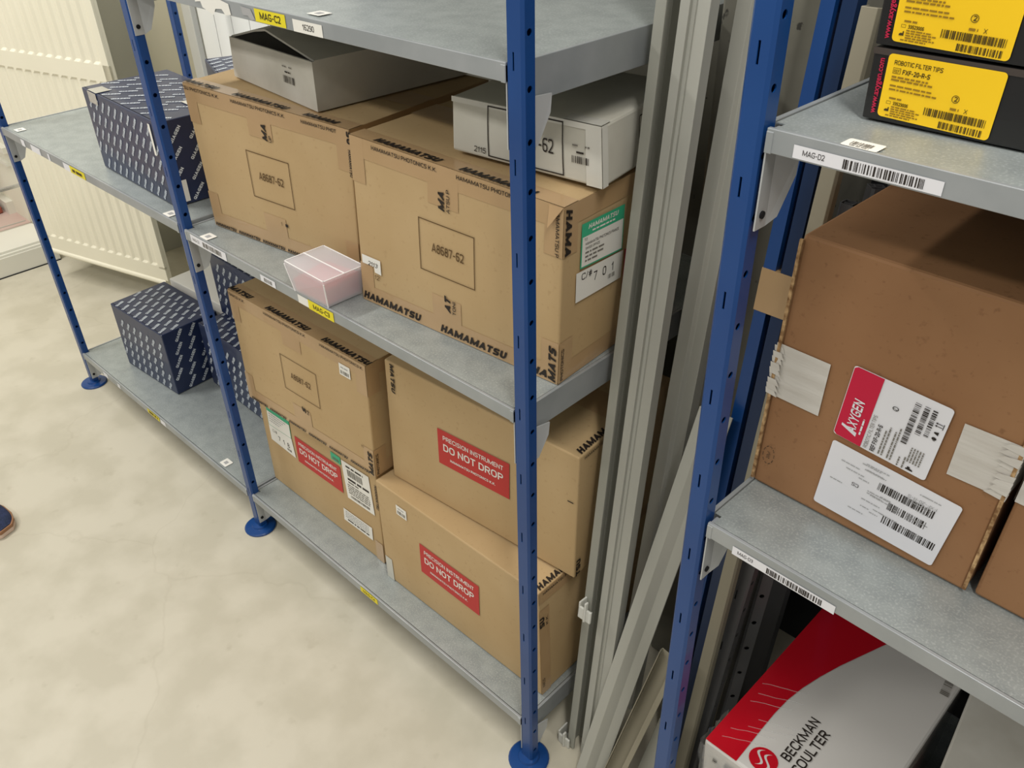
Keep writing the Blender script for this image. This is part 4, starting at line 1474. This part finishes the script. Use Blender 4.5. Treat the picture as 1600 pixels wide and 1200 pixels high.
# ------------------------------------------------------------------ right unit goods
def build_right_goods():
    z3, z2 = 0.7016, 1.0944
    Ax = Carton((0.2680, 0.0832), (0.4860, 0.0750), (0.2737, 0.0829, 0.9811), (0.4900, 0.0755, 0.9811), z3, 0.355, bulge=0.0016)
    w, h, D = Ax.w, Ax.h, Ax.D

    def pr(mb):
        f = Ax.dec('F', mb, 0.0010)
        # round stamp
        e = f.sub(0.012, 0.040, math.radians(90))
        for a0 in range(0, 360, 12):
            if a0 % 36 == 0:
                continue
            r = math.radians(a0)
            q = math.radians(a0 + 9)
            e.poly([(0.0115 * math.cos(r), 0.0065 * math.sin(r)), (0.0115 * math.cos(q), 0.0065 * math.sin(q)),
                    (0.0105 * math.cos(q), 0.0058 * math.sin(q)), (0.0105 * math.cos(r), 0.0058 * math.sin(r))], 'ink')
        e.text('20µl', 0, -0.0015, 0.0035, 'ink', align='C', w=0.009)
        t = Ax.dec('T', mb, 0.0004)
        t.rect(0.002, D / 2 - .0008, w - .002, D / 2 + .0008, 'inkb', n=4)
    o = Ax.body('cardboard_box', M['card2'], extra=pr, bevel=0.003)
    tag(o, 'tall brown cardboard box with a crimson and white label on the right unit', 'cardboard box')
    # raised flap edge at both front corners
    for f, u in (('F', 0.0), ('F', w)):
        e = MB()
        pts = [Ax.pt('F', u - .0015, 0.004, .0004), Ax.pt('F', u + .0015, 0.004, .0004), Ax.pt('F', u + .0015, h - .004, .0004), Ax.pt('F', u - .0015, h - .004, .0004)]
        e.prism(pts, -Ax.V * .0022, 'cardcut')
        e.build('corner_edge', o)
    rnd = random.Random(5)
    for side in (0, 1):
        t = MB()
        f = Ax.dec('F', t, 0.0012)
        if side == 0:
            f.rect(-0.003, 0.111, 0.052, 0.169, 'papert')
            Ax.dec('L', t, 0.0012).rect(0, .111, .05, .169, 'papert')
        else:
            f.rect(0.172, 0.112, w + .002, 0.166, 'papert')
            Ax.dec('R', t, 0.0012).rect(0, .112, .05, .166, 'papert')
        for k in range(9):       # torn crumpled ends
            v = .112 + k * .006
            f2 = Ax.dec('F', t, 0.0016 + rnd.random() * .002)
            if side:
                f2.poly([(w - .012 - rnd.random() * .004, v), (w + .002, v - .002), (w + .003, v + .007), (w - .010, v + .005)], 'papert')
            else:
                f2.poly([(-.004, v), (.006 + rnd.random() * .003, v - .001), (.004, v + .006), (-.005, v + .006)], 'papert')
        t.build('paper_tape', o, 'white paper tape strip')
    # crimson / white product label, reading upwards
    WL, HL = 0.076, 0.088
    f = Ax.dec('F', off=0.0018)
    g = f.quad((0.0735, 0.179), (0.162, 0.1745), (0.158, 0.0955), (0.0700, 0.102), WL, HL)
    g.rect(0, 0, WL, HL, 'labw', r=0.003)
    g.poly([(0.0005, 0.003), (0.0005, HL - .003), (0.003, HL - .0005), (0.024, HL - .0005), (0.0235, 0.0005), (0.003, 0.0005)], 'axyred', off=.0003)
    q = g.sub(0.0165, 0.012, math.pi / 2, 0.0004)
    q.text('AXYGEN', 0, 0, 0.0085, 'labw', w=0.041, bold=.012, shear=.15)
    q.poly([(-.003, -.001), (.002, -.001), (.006, .012), (.003, .012)], 'labw')
    q.dash(0.002, -0.0042, 0.020, 0.0014, 'labw')
    q = g.sub(0.0285, 0.003, math.pi / 2, 0.0004)
    q.text('ROBOTIC FILTER TIPS', 0, 0, 0.0030, 'grey1', w=0.042)
    q = g.sub(0.0345, 0.003, math.pi / 2, 0.0004)
    q.text('REF FXF-20-R-S', 0, 0, 0.0036, 'ink', w=0.034, bold=.015)
    for i, (x, l, a) in enumerate(((0.0385, .03, 0), (.0410, .036, 0), (.0455, .034, 0), (.0480, .040, 0), (.0540, .012, 0), (.0580, .014, 0))):
        g.sub(x, 0.004 if i < 4 else .002, math.pi / 2, .0004).dash(0, 0, l, .0011, 'grey1', seed=i)
    g.sub(.0545, 0.030, math.pi / 2, .0004).bars(0, 0, .050, .0045, 'ink', n=30)
    g.sub(.0610, 0.046, math.pi / 2, .0004).bars(0, 0, .034, .0040, 'ink', n=20)
    g.sub(.0665, 0.048, math.pi / 2, .0004).bars(0, 0, .032, .0035, 'ink', n=18)
    g.disc(0.0385, 0.062, 0.0024, 'ink', off=.0004, r0=.0018)
    g.sub(.0398, 0.0602, math.pi / 2, .0004).text('2', 0, 0, .0028, 'ink')
    for i in range(5):
        g.sub(.0600 + i * .0022, 0.012, math.pi / 2, .0004).dash(0, 0, .018, .0010, 'grey1', seed=i)
    g.poly([(.060, .003), (.0655, .003), (.0655, .0045), (.063, .0055), (.063, .007), (.061, .007), (.061, .005), (.060, .0045)], 'ink', off=.0004)
    # handling signs: umbrella, glass, two arrows
    g.disc(.0705, .050, .0018, 'ink', off=.0004, n=10)
    g.rect(.0700, .0475, .0716, .0480, 'ink', off=.0004, n=1)
    g.poly([(.0690, .0560), (.0722, .0545), (.0722, .0585), (.0690, .0575)], 'ink', off=.0004)
    for yy in (.064, .067):
        g.rect(.0690, yy, .0730, yy + .0007, 'ink', off=.0004, n=1)
        g.poly([(.0690, yy - .0008), (.0675, yy + .0004), (.0690, yy + .0016)], 'ink', off=.0004)
    g.rect(.0733, .0625, .0738, .0690, 'ink', off=.0004, n=1)
    g.build('product_label', o, 'crimson and white product label turned on its side')
    f = Ax.dec('F', off=0.0018)
    WL, HL = 0.121, 0.080
    g = f.quad((0.0720, 0.0950), (0.1940, 0.0865), (0.1870, 0.0100), (0.0680, 0.0150), WL, HL)
    g.rect(0, 0, WL, HL, 'labw', r=0.003)
    g.bars(.052, .052, .104, .061, 'ink', n=34)
    g.bars(.066, .036, .102, .045, 'ink', n=24)
    g.bars(.066, .018, .118 - .002, .027, 'ink', n=32)
    g.sub(.036, .046, math.pi).text('CS', 0, 0, .004, 'ink')
    rnd = random.Random(2)
    for i in range(26):
        g.dash(rnd.uniform(.006, .09), rnd.uniform(.006, .074), rnd.uniform(.008, .022), .0010, 'lgrey', seed=i)
    g.sub(.104, .0655, math.pi).text('FXF-20-R-S', 0, 0, .0035, 'lgrey')
    g.build('delivery_label', o, 'white delivery label stuck upside down')

    # second brown box at the right edge
    Bx = Carton((0.4935, 0.0780), (0.7110, 0.0705), (0.4985, 0.0780, 0.9790), (0.7150, 0.0705, 0.9790), z3, 0.38, bulge=0.0016)
    o = Bx.body('cardboard_box', M['card2'], bevel=0.003)
    tag(o, 'brown cardboard box at the right edge, beside the one with the crimson label', 'cardboard box')
    t = MB()
    Bx.dec('F', t, .0012).rect(0, .112, .055, .166, 'papert')
    Bx.dec('L', t, .0012).rect(0, .112, .05, .166, 'papert')
    t.build('paper_tape', o, 'white paper tape strip')

    # black cartons on the top shelf
    hb = 0.0500
    prev = z2
    for i in range(3):
        z = z2 + i * (hb + 0.0016)
        dx = -0.0015 * i
        K = Carton((0.3109 + dx, 0.0603), (0.4640 + dx, 0.0575), (0.3097 + dx, 0.0603, z + hb), (0.4628 + dx, 0.0575, z + hb), z, 0.22, bulge=0.0003)
        o = K.body('carton', M['black'], bevel=0.0012)
        tag(o, ('black carton with a yellow filter tips label, lowest of its stack', 'black carton with a yellow label, second from the bottom of its stack',
                'black carton at the very top of its stack of three')[i], 'carton', 'black cartons stacked on the top right shelf')
        e = MB()
        K.dec('F', e, .0006).rect(0, hb - .0045, K.w, hb, 'blackedge')
        e.build('lid_edge', o)
        d = K.dec('F', off=0.0010)
        g = d.quad((0.0120, 0.0475), (0.0920, 0.0470), (0.0900, 0.0020), (0.0115, 0.0040), 0.080, 0.044)
        g.rect(0, 0, .080, .044, 'amber', r=.003)
        g.text('ROBOTIC FILTER TIPS', .005, .0370, .0031, 'amberink', w=.034, bold=.006)
        g.frame(.005, .0310, .0105, .0350, .0003, 'amberink')
        g.text('REF', .0058, .0317, .0022, 'amberink', w=.0040)
        g.text('FXF-20-R-S', .0120, .0312, .0033, 'amberink', w=.0195, bold=.014)
        g.dash(.005, .0282, .026, .0012, 'amberlight')
        g.dash(.005, .0262, .030, .0012, 'amberlight', seed=3)
        g.dash(.005, .0222, .030, .0011, 'amberlight', seed=4)
        g.dash(.005, .0196, .034, .0011, 'amberlight', seed=5)
        g.disc(.0520, .0220, .0026, 'amberink', r0=.0022)
        g.text('2', .0511, .0205, .0032, 'amberink', bold=.01)
        g.dash(.0500, .0145, .006, .0016, 'amberlight')
        g.text('X', .0595, .0140, .0030, 'amberink')
        g.bars(.0330, .0075, .0760, .0128, 'amberink', n=40)
        g.bars(.0450, .0010, .0750, .0056, 'amberink', n=26)
        g.dash(.0065, .0135, .009, .0012, 'amberlight', seed=7)
        g.frame(.0050, .0098, .0082, .0118, .0002, 'amberink')
        g.text('33523006', .0100, .0096, .0024, 'amberink', w=.0110, bold=.012)
        g.poly([(.0045, .0045), (.0078, .0045), (.0078, .0075), (.0070, .0075), (.0070, .0062), (.0055, .0062), (.0045, .0055)], 'amberink', off=.0003)
        for k in range(5):
            g.dash(.0092 - (k > 3) * .003, .0078 - k * .0016, .018 + (k % 2) * .003, .0009, 'amberlight', seed=k)
        g.build('product_label', o, 'yellow rounded label')
        d = K.dec('F', off=0.0010)
        d.sub(0.0095, 0.005, math.pi / 2).text('www.axygen.com', 0, 0, 0.0042, 'magenta', w=0.0385, bold=.02)
        d.build('printed_marks', o, 'crimson web address')

    # big glossy white and red carton on the bottom shelf
    zt = 0.322
    Kb = Carton((0.2990, 0.0430), (0.4850, 0.0380), (0.2915, 0.0300, zt), (0.4880, 0.0290, zt), 0.1040, 0.33, bulge=0.0015)

    def prb(mb):
        # the red field with a curved border on the top
        T = Kb.dec('T', mb, 0.0008)
        xs = [0.0, 0.030, 0.060, 0.090, 0.120, 0.150, 0.180, 0.215, 0.250, 0.285, 0.325]
        br = [0.0425, 0.0420, 0.0412, 0.0410, 0.0425, 0.0470, 0.0540, 0.0640, 0.0760, 0.0880, 0.1020]
        for (y0, b0), (y1, b1) in zip(zip(xs, br), zip(xs[1:], br[1:])):
            T.poly([(0.0012, y0 + .001), (b0, y0 + .001), (b1, y1 + .001), (0.0012, y1 + .001)], 'beckr')
        # emblem and the two words, reading to the back
        T2 = Kb.dec('T', mb, 0.0010)
        T2.disc(0.0640, 0.0250, 0.0165, 'beckr')
        for k0, (ox, oy) in enumerate(((-.0045, 0.0), (.0045, 0.0))):
            n_ = 12
            P1, P2 = [], []
            for k in range(n_ + 1):
                t = k / n_
                yy = 0.0250 + (t - .5) * .024
                xx = 0.0640 + ox - .0050 * math.sin(2 * math.pi * (t - .5))
                wd = .0018 * math.sin(math.pi * t) + .0001
                P1.append((xx - wd, yy + oy))
                P2.append((xx + wd, yy + oy))
            for k in range(n_):
                T2.poly([P1[k], P2[k], P2[k + 1], P1[k + 1]], 'beckw', off=.0006)
        q = T2.sub(0.0870, 0.0430, math.pi / 2, 0.0002)
        q.text('BECKMAN', 0, 0, 0.0120, 'ink', w=0.0760, bold=.006)
        q = T2.sub(0.1040, 0.0350, math.pi / 2, 0.0002)
        q.text('COULTER', 0, 0, 0.0120, 'ink', w=0.0760, bold=.006)
        T2.sub(0.180, 0.265, math.pi / 2 + .1).bars(0, 0, 0.030, .010, 'grey1', n=12)
    o = Kb.body('carton', M['beckw'], extra=prb, bevel=0.004, n=10)
    tag(o, 'large shrink-wrapped white carton with a red stripe on the bottom of the right unit', 'carton')
    fm = MB()      # crumpled film round the front corner
    rnd = random.Random(11)
    n = 9
    vs, fs = [], []
    for j in range(n + 1):
        for i in range(n + 1):
            vs.append(Kb.pt('F', -.003 + 0.10 * i / n, Kb.h * (0.35 + 0.63 * j / n), 0.0025 + rnd.random() * 0.006))
    for j in range(n):
        for i in range(n):
            a = j * (n + 1) + i
            fs.append((a, a + 1, a + n + 2, a + n + 1))
    fm.add(vs, fs, 'film')
    vs = []
    for j in range(n + 1):
        for i in range(n + 1):
            vs.append(Kb.pt('L', 0.06 * i / n, Kb.h * (0.35 + 0.63 * j / n), 0.002 + rnd.random() * 0.005))
    fm.add(vs, fs, 'film')
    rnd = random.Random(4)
    for k in range(7):  # thin white ridges paint the glints of the film creases on top
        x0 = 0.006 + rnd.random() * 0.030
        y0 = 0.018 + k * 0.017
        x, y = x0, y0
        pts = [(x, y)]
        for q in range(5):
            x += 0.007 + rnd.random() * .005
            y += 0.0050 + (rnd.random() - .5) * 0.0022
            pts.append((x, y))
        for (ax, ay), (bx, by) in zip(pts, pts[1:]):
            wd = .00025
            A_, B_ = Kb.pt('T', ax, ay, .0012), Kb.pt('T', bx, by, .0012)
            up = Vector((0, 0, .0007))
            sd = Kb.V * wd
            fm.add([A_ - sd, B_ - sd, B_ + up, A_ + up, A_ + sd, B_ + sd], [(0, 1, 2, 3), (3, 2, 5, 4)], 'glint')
    fm.build('shrink_film', o)
    d = Kb.dec('F', off=.0012)
    d.rect(0.014, Kb.h - .030, 0.020, Kb.h - .024, 'ink')
    d.rect(0.030, Kb.h - .045, 0.090, Kb.h - .016, 'lgrey')
    d.build('printed_marks', o)

    K2 = Carton((0.5420, 0.0450), (0.7350, 0.0500), (0.5350, 0.0350, 0.3180), (0.7350, 0.0400, 0.3180), 0.1040, 0.33, bulge=0.001)
    K2.V = (K2.V - K2.U * 0.07).normalized()
    o = K2.body('carton', M['cardg'], bevel=0.003)
    tag(o, 'grey-white carton at the bottom right corner beside the shrink-wrapped one', 'carton')
    t = MB()
    K2.dec('L', t, .0008).rect(0.004, 0.02, 0.20, K2.h - .05, 'beckr')
    K2.dec('L', t, .0008).rect(0.20, 0.02, 0.326, K2.h - .004, 'dpost')  # rear part of the left side coloured dark grey
    t.build('printed_marks', o, 'dark red side print and dark grey rear patch')


# ------------------------------------------------------------------ leaning steel sections
def bar_frame(base, slope):
    """local frame: z along the bar, x kept level, y to the back"""
    z = Vector((slope[0], slope[1], 1)).normalized()
    x = Vector((1, 0, 0))
    y = z.cross(x).normalized()
    x = y.cross(z).normalized()
    m = Matrix(((x.x, y.x, z.x, base[0]), (x.y, y.y, z.y, base[1]), (x.z, y.z, z.z, base[2]), (0, 0, 0, 1)))
    return m


def section(name, label, base, slope, L, prof, m, cat='steel profile', group=None, yaw=0.0, z0=0.0, mats=None):
    """open section swept along the bar; prof is a list of (x, y) around the outline (closed)"""
    T = bar_frame((base[0], base[1], base[2] if len(base) > 2 else 0.0), slope) @ Matrix.Rotation(yaw, 4, 'Z')
    mb = MB(T)
    n = len(prof)
    vs = [(x, y, 0) for x, y in prof] + [(x, y, L) for x, y in prof]
    fs = [(i, (i + 1) % n, n + (i + 1) % n, n + i) for i in range(n)]
    mb.add(vs, fs, m)
    mb.add(vs[:n], [tuple(range(n - 1, -1, -1))], m)
    mb.add(vs[n:], [tuple(range(n))], m)
    # stand on the floor: lowest point to zero
    lo = min(v.z for v in mb.v)
    sh = Vector((0, 0, z0 - lo)) if len(base) < 3 else Vector((0, 0, 0))
    mb.v = [v + sh for v in mb.v]
    o = mb.build(name, org=(base[0], base[1], z0), fixn=True, bevel=0.0006)
    tag(o, label, cat, group)
    return o


def cprof(w, d, t=0.0015, lip=0.0):
    """channel: web in front (y=0), flanges to the back"""
    if lip:
        return [(0, 0), (w, 0), (w, d), (w - lip, d), (w - lip, d - t), (w - t, d - t), (w - t, t), (t, t), (t, d - t), (lip, d - t), (lip, d), (0, d)]
    return [(0, 0), (w, 0), (w, d), (w - t, d), (w - t, t), (t, t), (t, d), (0, d)]


def build_profiles():
    g = 'steel sections leaning between the two units'
    # first narrow channel beside the cartons
    section('steel_profile', 'narrow grey steel channel nearest the brown cartons, leaning between the units', (0.0420, 0.066), (-0.016, 0.115), 1.80,
            [(0, 0), (0.0135, 0), (0.0135, 0.003), (0.0022, 0.003), (0.0022, 0.027), (0.0215, 0.027), (0.0215, 0.030), (0, 0.030)], 'prof', group=g)
    # wide stepped profile
    section('steel_profile', 'wide stepped light grey steel profile, second from the brown cartons', (0.0665, 0.070), (-0.012, 0.112), 1.80,
            [(0, 0), (0.0115, 0), (0.0115, 0.005), (0.0150, 0.0065), (0.0190, 0.003), (0.0215, 0.003), (0.0330, 0.003), (0.0330, 0.020), (0.0315, 0.020), (0.0315, 0.0045),
             (0.0115, 0.0080), (0.0100, 0.020), (0, 0.020)], 'prof2', group=g)
    section('steel_profile', 'grey channel profile just left of the nearer blue post', (0.0450, 0.185), (0.033, 0.062), 1.65,
            [(0, 0), (0.017, 0), (0.020, 0.006), (0.035, 0.006), (0.035, 0.026), (0.0335, 0.026), (0.0335, 0.0075), (0.019, 0.0075), (0.016, 0.002), (0.0015, 0.002), (0.0015, 0.026), (0, 0.026)], 'prof2', group=g)
    # strongly leaning one in front
    section('steel_profile', 'short light grey channel leaning steeply across in front of the others', (0.0840, 0.036), (0.075, 0.235), 0.685,
            [(0, 0), (0.015, 0), (0.026, 0.010), (0.040, 0.014), (0.040, 0.016), (0.0255, 0.012), (0.0145, 0.0015), (0.0015, 0.0015), (0.0015, 0.016), (0, 0.016)], 'prof2', group=g)
    # two short open channels near the floor
    section('steel_profile', 'short open grey channel low beside the foot of the nearer blue post', (0.1260, 0.018), (0.150, 0.215), 0.335,
            [(0, 0.012), (0.004, 0), (0.0052, 0), (0.002, 0.012), (0.002, 0.016), (0.027, 0.016), (0.027, 0.001), (0.035, 0.001), (0.035, 0.0022), (0.0285, 0.0022), (0.0285, 0.018), (0, 0.018)], 'olive', group=g)
    section('steel_profile', 'second short grey channel behind the low open one by the blue post', (0.1700, 0.050), (0.115, 0.200), 0.20, cprof(0.026, 0.02, lip=.006), 'prof', group=g)
    # bundle of two spare blue uprights, taped together
    root = empty('upright_bundle', (0.18, 0.165, 0))
    tag(root, 'two dark blue spare uprights bound with brown tape, leaning behind the nearer blue post', 'upright bundle')
    Tb = bar_frame((0.1630, 0.154, 0.006), (0.001, 0.103))
    for k in range(2):
        a = MB(Tb)
        x = k * 0.0215
        a.prism([(x + p, q, 0.004) for p, q in cprof(0.015, 0.022, 0.0012)], (0, 0, 1.72), 'blue' if k == 0 else 'navy')
        a.build('spare_upright', root)
    a = MB(Tb)
    pr = [(-.0010, -.0010), (.0390, -.0010), (.0390, .0235), (-.0010, .0235)]
    a.prism([(x, y, 0.800) for x, y in pr], (0, 0, 0.052), 'tape')
    a.build('tape_band', root, 'brown tape band')
    # light profile whose cut end shows above the top shelf level
    section('steel_profile', 'light grey profile with its cut end showing beside the black cartons', (0.2070, 0.120), (0.013, 0.097), 1.140,
            [(0, 0), (0.0155, 0), (0.0175, 0.004), (0.0175, 0.015), (0.016, 0.015), (0.016, 0.0048), (0.0015, 0.0018), (0.0015, 0.015), (0, 0.015)], 'olive', group=g)
    section('steel_profile', 'plain dark grey channel half hidden behind the right unit', (0.2320, 0.240), (-0.008, 0.165), 1.10, cprof(0.024, 0.02), 'dpost', group=g)
    # dark grey perforated uprights
    for i, (bx, by, sx, sy, lab) in enumerate(((0.205, 0.148, 0.030, 0.100, 'dark grey slotted upright leaning just right of the nearer blue post'),
                                               (0.222, 0.192, 0.006, 0.135, 'dark grey perforated upright leaning behind the slotted one'))):
        T = bar_frame((bx, by, 0.004), (sx, sy)) @ Matrix.Rotation(0.0 if i == 0 else -0.9, 4, 'Z')
        r = empty('spare_upright', (bx, by, 0))
        o = upright('upright_body', r, 0, 0, 0.024, 0.018, 0.98, T=T, m='dpost', foot=False)
        tag(r, lab, 'spare upright')
    # white plastic end clips
    for (x, y, z, T, lab) in ((0.030, 0.076, 0.300, bar_frame((0.041, 0.090, 0.300), (-0.016, 0.115)), 'white plastic clip pushed on the first grey channel'),
                              (0.020, 0.060, 0.0, Matrix.Translation((0.027, 0.068, 0.0)), 'white plastic clip standing on the floor at the channel foot')):
        mb = MB(T)
        mb.box((-0.002, -0.006, 0.0), (0.0215, -0.002, 0.022), 'clip')
        mb.box((-0.002, -0.006, 0.0), (0.001, 0.016, 0.030), 'clip')
        mb.box((0.010, -0.009, 0.0), (0.0135, -0.002, 0.036), 'clip')
        mb.box((-0.002, -0.006, 0.0), (0.010, 0.016, 0.003), 'clip')
        o = mb.build('plastic_clip', org=(x, y, z), bevel=0.0015)
        tag(o, lab, 'plastic clip')


# ------------------------------------------------------------------ radiator
def build_radiator():
    a = Vector((-2.314, 0.211, 0))
    th = math.radians(15.25)
    T = Matrix.Translation(a) @ Matrix.Rotation(th, 4, 'Z')
    W = 0.5165
    root = empty('radiator', (a.x, a.y, 0))
    tag(root, 'large cream fluted panel radiator behind the left end of the shelves', 'radiator')
    mb = MB(T)
    # base sheet, flat bands, rounded side rails
    mb.box((0.001, 0.0062, 0.112), (W + .016, 0.020, 1.446), 'cream')
    o = mb.build('back_panel', root, bevel=0.003)
    mb = MB(T)      # pressed front sheet: flat bands, ribs, and shallow flutes between them
    n = 13
    p = 0.0385
    X0, X1 = 0.010, W + 0.012
    for z0, z1 in ((0.112, 0.156), (0.697, 0.741), (1.40, 1.448)):
        mb.box((0.0, 0.0, z0), (X1 + .006, 0.0068, z1), 'cream')
    mb.box((0.0, 0.0, 0.15), (X0, 0.0068, 1.41), 'cream')
    mb.box((X0 + n * p, 0.0, 0.15), (X1 + .006, 0.0068, 1.41), 'cream')
    for z0, z1 in ((0.156, 0.697), (0.741, 1.40)):
        for i in range(n):
            x0 = X0 + i * p
            pr = [(x0, 0.0), (x0 + .004, 0.0), (x0 + .012, 0.0042), (x0 + .024, 0.0050), (x0 + p - .004, 0.0010), (x0 + p, 0.0)]
            vs, fs = [], []
            for z, k in ((z0, 0.0), (z0 + 0.007, 1.0), (z1 - 0.007, 1.0), (z1, 0.0)):
                for (x, y) in pr:
                    vs.append((x, y * k, z))
            for j in range(3):
                for q in range(5):
                    b = j * 6 + q
                    fs.append((b, b + 1, b + 7, b + 6))
            mb.add(vs, fs, 'cream')
    mb.build('fluted_front', root, smooth=False)
    mb = MB(T)      # tube rail along the bottom
    pr = [(0.0 + 0.012 * math.cos(k * math.pi / 6) , 0.0 + 0.010 * math.sin(k * math.pi / 6)) for k in range(12)]
    mb.prism([(-0.004, 0.006 + y, 0.103 + z) for y, z in pr], (W + .012, 0, 0), 'cream')
    mb.build('bottom_rail', root, bevel=0.001)
    mb = MB(T)
    for x in (W - .012,):
        mb = MB(T)
        mb.box((x, 0.006, 0.0), (x + .014, 0.019, 0.115), 'cream')
        mb.box((x - .002, -0.004, 0.0), (x + .016, 0.034, 0.004), 'cream')
        mb.build('foot', root)


# ------------------------------------------------------------------ shoe at the left edge
def build_shoe():
    # plan outline along the foot axis: toe at +x
    T = Matrix.Translation((-1.262, -0.414, 0.0)) @ Matrix.Rotation(math.radians(20), 4, 'Z') @ Matrix.Scale(1.06, 4)
    st = [(-0.215, 0.010, 0.050), (-0.205, 0.028, 0.066), (-0.17, 0.033, 0.078), (-0.13, 0.031, 0.082), (-0.09, 0.033, 0.070), (-0.05, 0.040, 0.056),
          (-0.01, 0.045, 0.046), (0.03, 0.044, 0.039), (0.06, 0.037, 0.033), (0.08, 0.026, 0.027), (0.090, 0.012, 0.020)]
    root = empty('shoe', tuple(T @ Vector((-0.06, 0, 0))))
    tag(root, 'navy knitted shoe with a tan welt on the floor at the left edge', 'shoe')

    def ring(x, hw, zt, zb, k=10, sq=0.75):
        pts = []
        for i in range(k + 1):
            a = math.pi * i / k
            c, s = math.cos(a), math.sin(a)
            pts.append((x, hw * math.copysign(abs(c) ** sq, c), zb + (zt - zb) * (abs(s) ** 0.8)))
        return pts
    mb = MB(T)
    rings = [ring(x, hw, zt, 0.017) for x, hw, zt in st]
    vs = [p for r in rings for p in r]
    k = len(rings[0])
    fs = []
    for j in range(len(rings) - 1):
        for i in range(k - 1):
            b = j * k + i
            fs.append((b, b + 1, b + k + 1, b + k))
    fs.append(tuple(range(k)))
    fs.append(tuple(range((len(rings) - 1) * k, len(rings) * k))[::-1])
    mb.add(vs, fs, 'shoe')
    o = mb.build('upper', root, smooth=True)
    o.modifiers.new('s', 'SUBSURF').levels = 1
    for nm, z0, z1, gr, m in (('welt', 0.010, 0.018, 0.0022, 'sole'), ('sole', 0.0, 0.010, 0.0015, 'solew')):
        mb = MB(T)
        side = [(x + (gr * 1.2 if i == len(st) - 1 else 0) - (gr if i == 0 else 0), hw + gr) for i, (x, hw, zt) in enumerate(st)]
        out = [(x, -h) for x, h in side] + [(x, h) for x, h in side[::-1]]
        mb.prism([(x, y, z0) for x, y in out], (0, 0, z1 - z0), m)
        mb.build(nm, root, bevel=0.002)
    mb = MB(T)
    pr = []
    n = 16
    vs, fs = [], []
    for j, (z, r) in enumerate(((0.062, 0.030), (0.085, 0.033), (0.11, 0.034), (0.13, 0.035))):
        for i in range(n):
            a = 2 * math.pi * i / n
            vs.append((-0.165 + r * 1.15 * math.cos(a), r * 0.85 * math.sin(a), z))
    for j in range(3):
        for i in range(n):
            fs.append((j * n + i, j * n + (i + 1) % n, (j + 1) * n + (i + 1) % n, (j + 1) * n + i))
    fs.append(tuple(range(3 * n, 4 * n)))
    mb.add(vs, fs, 'shoe')
    mb.build('ankle_cuff', root, smooth=True)


build_room()
build_rack_left()
build_rack_right()
A, B, C_, Dx, E_, F_ = build_hama()
build_white(A, B)
build_q()
build_tub()
build_right_goods()
build_profiles()
build_radiator()
build_shoe()
for o in bpy.data.objects:
    if 'org' in o:
        del o['org']
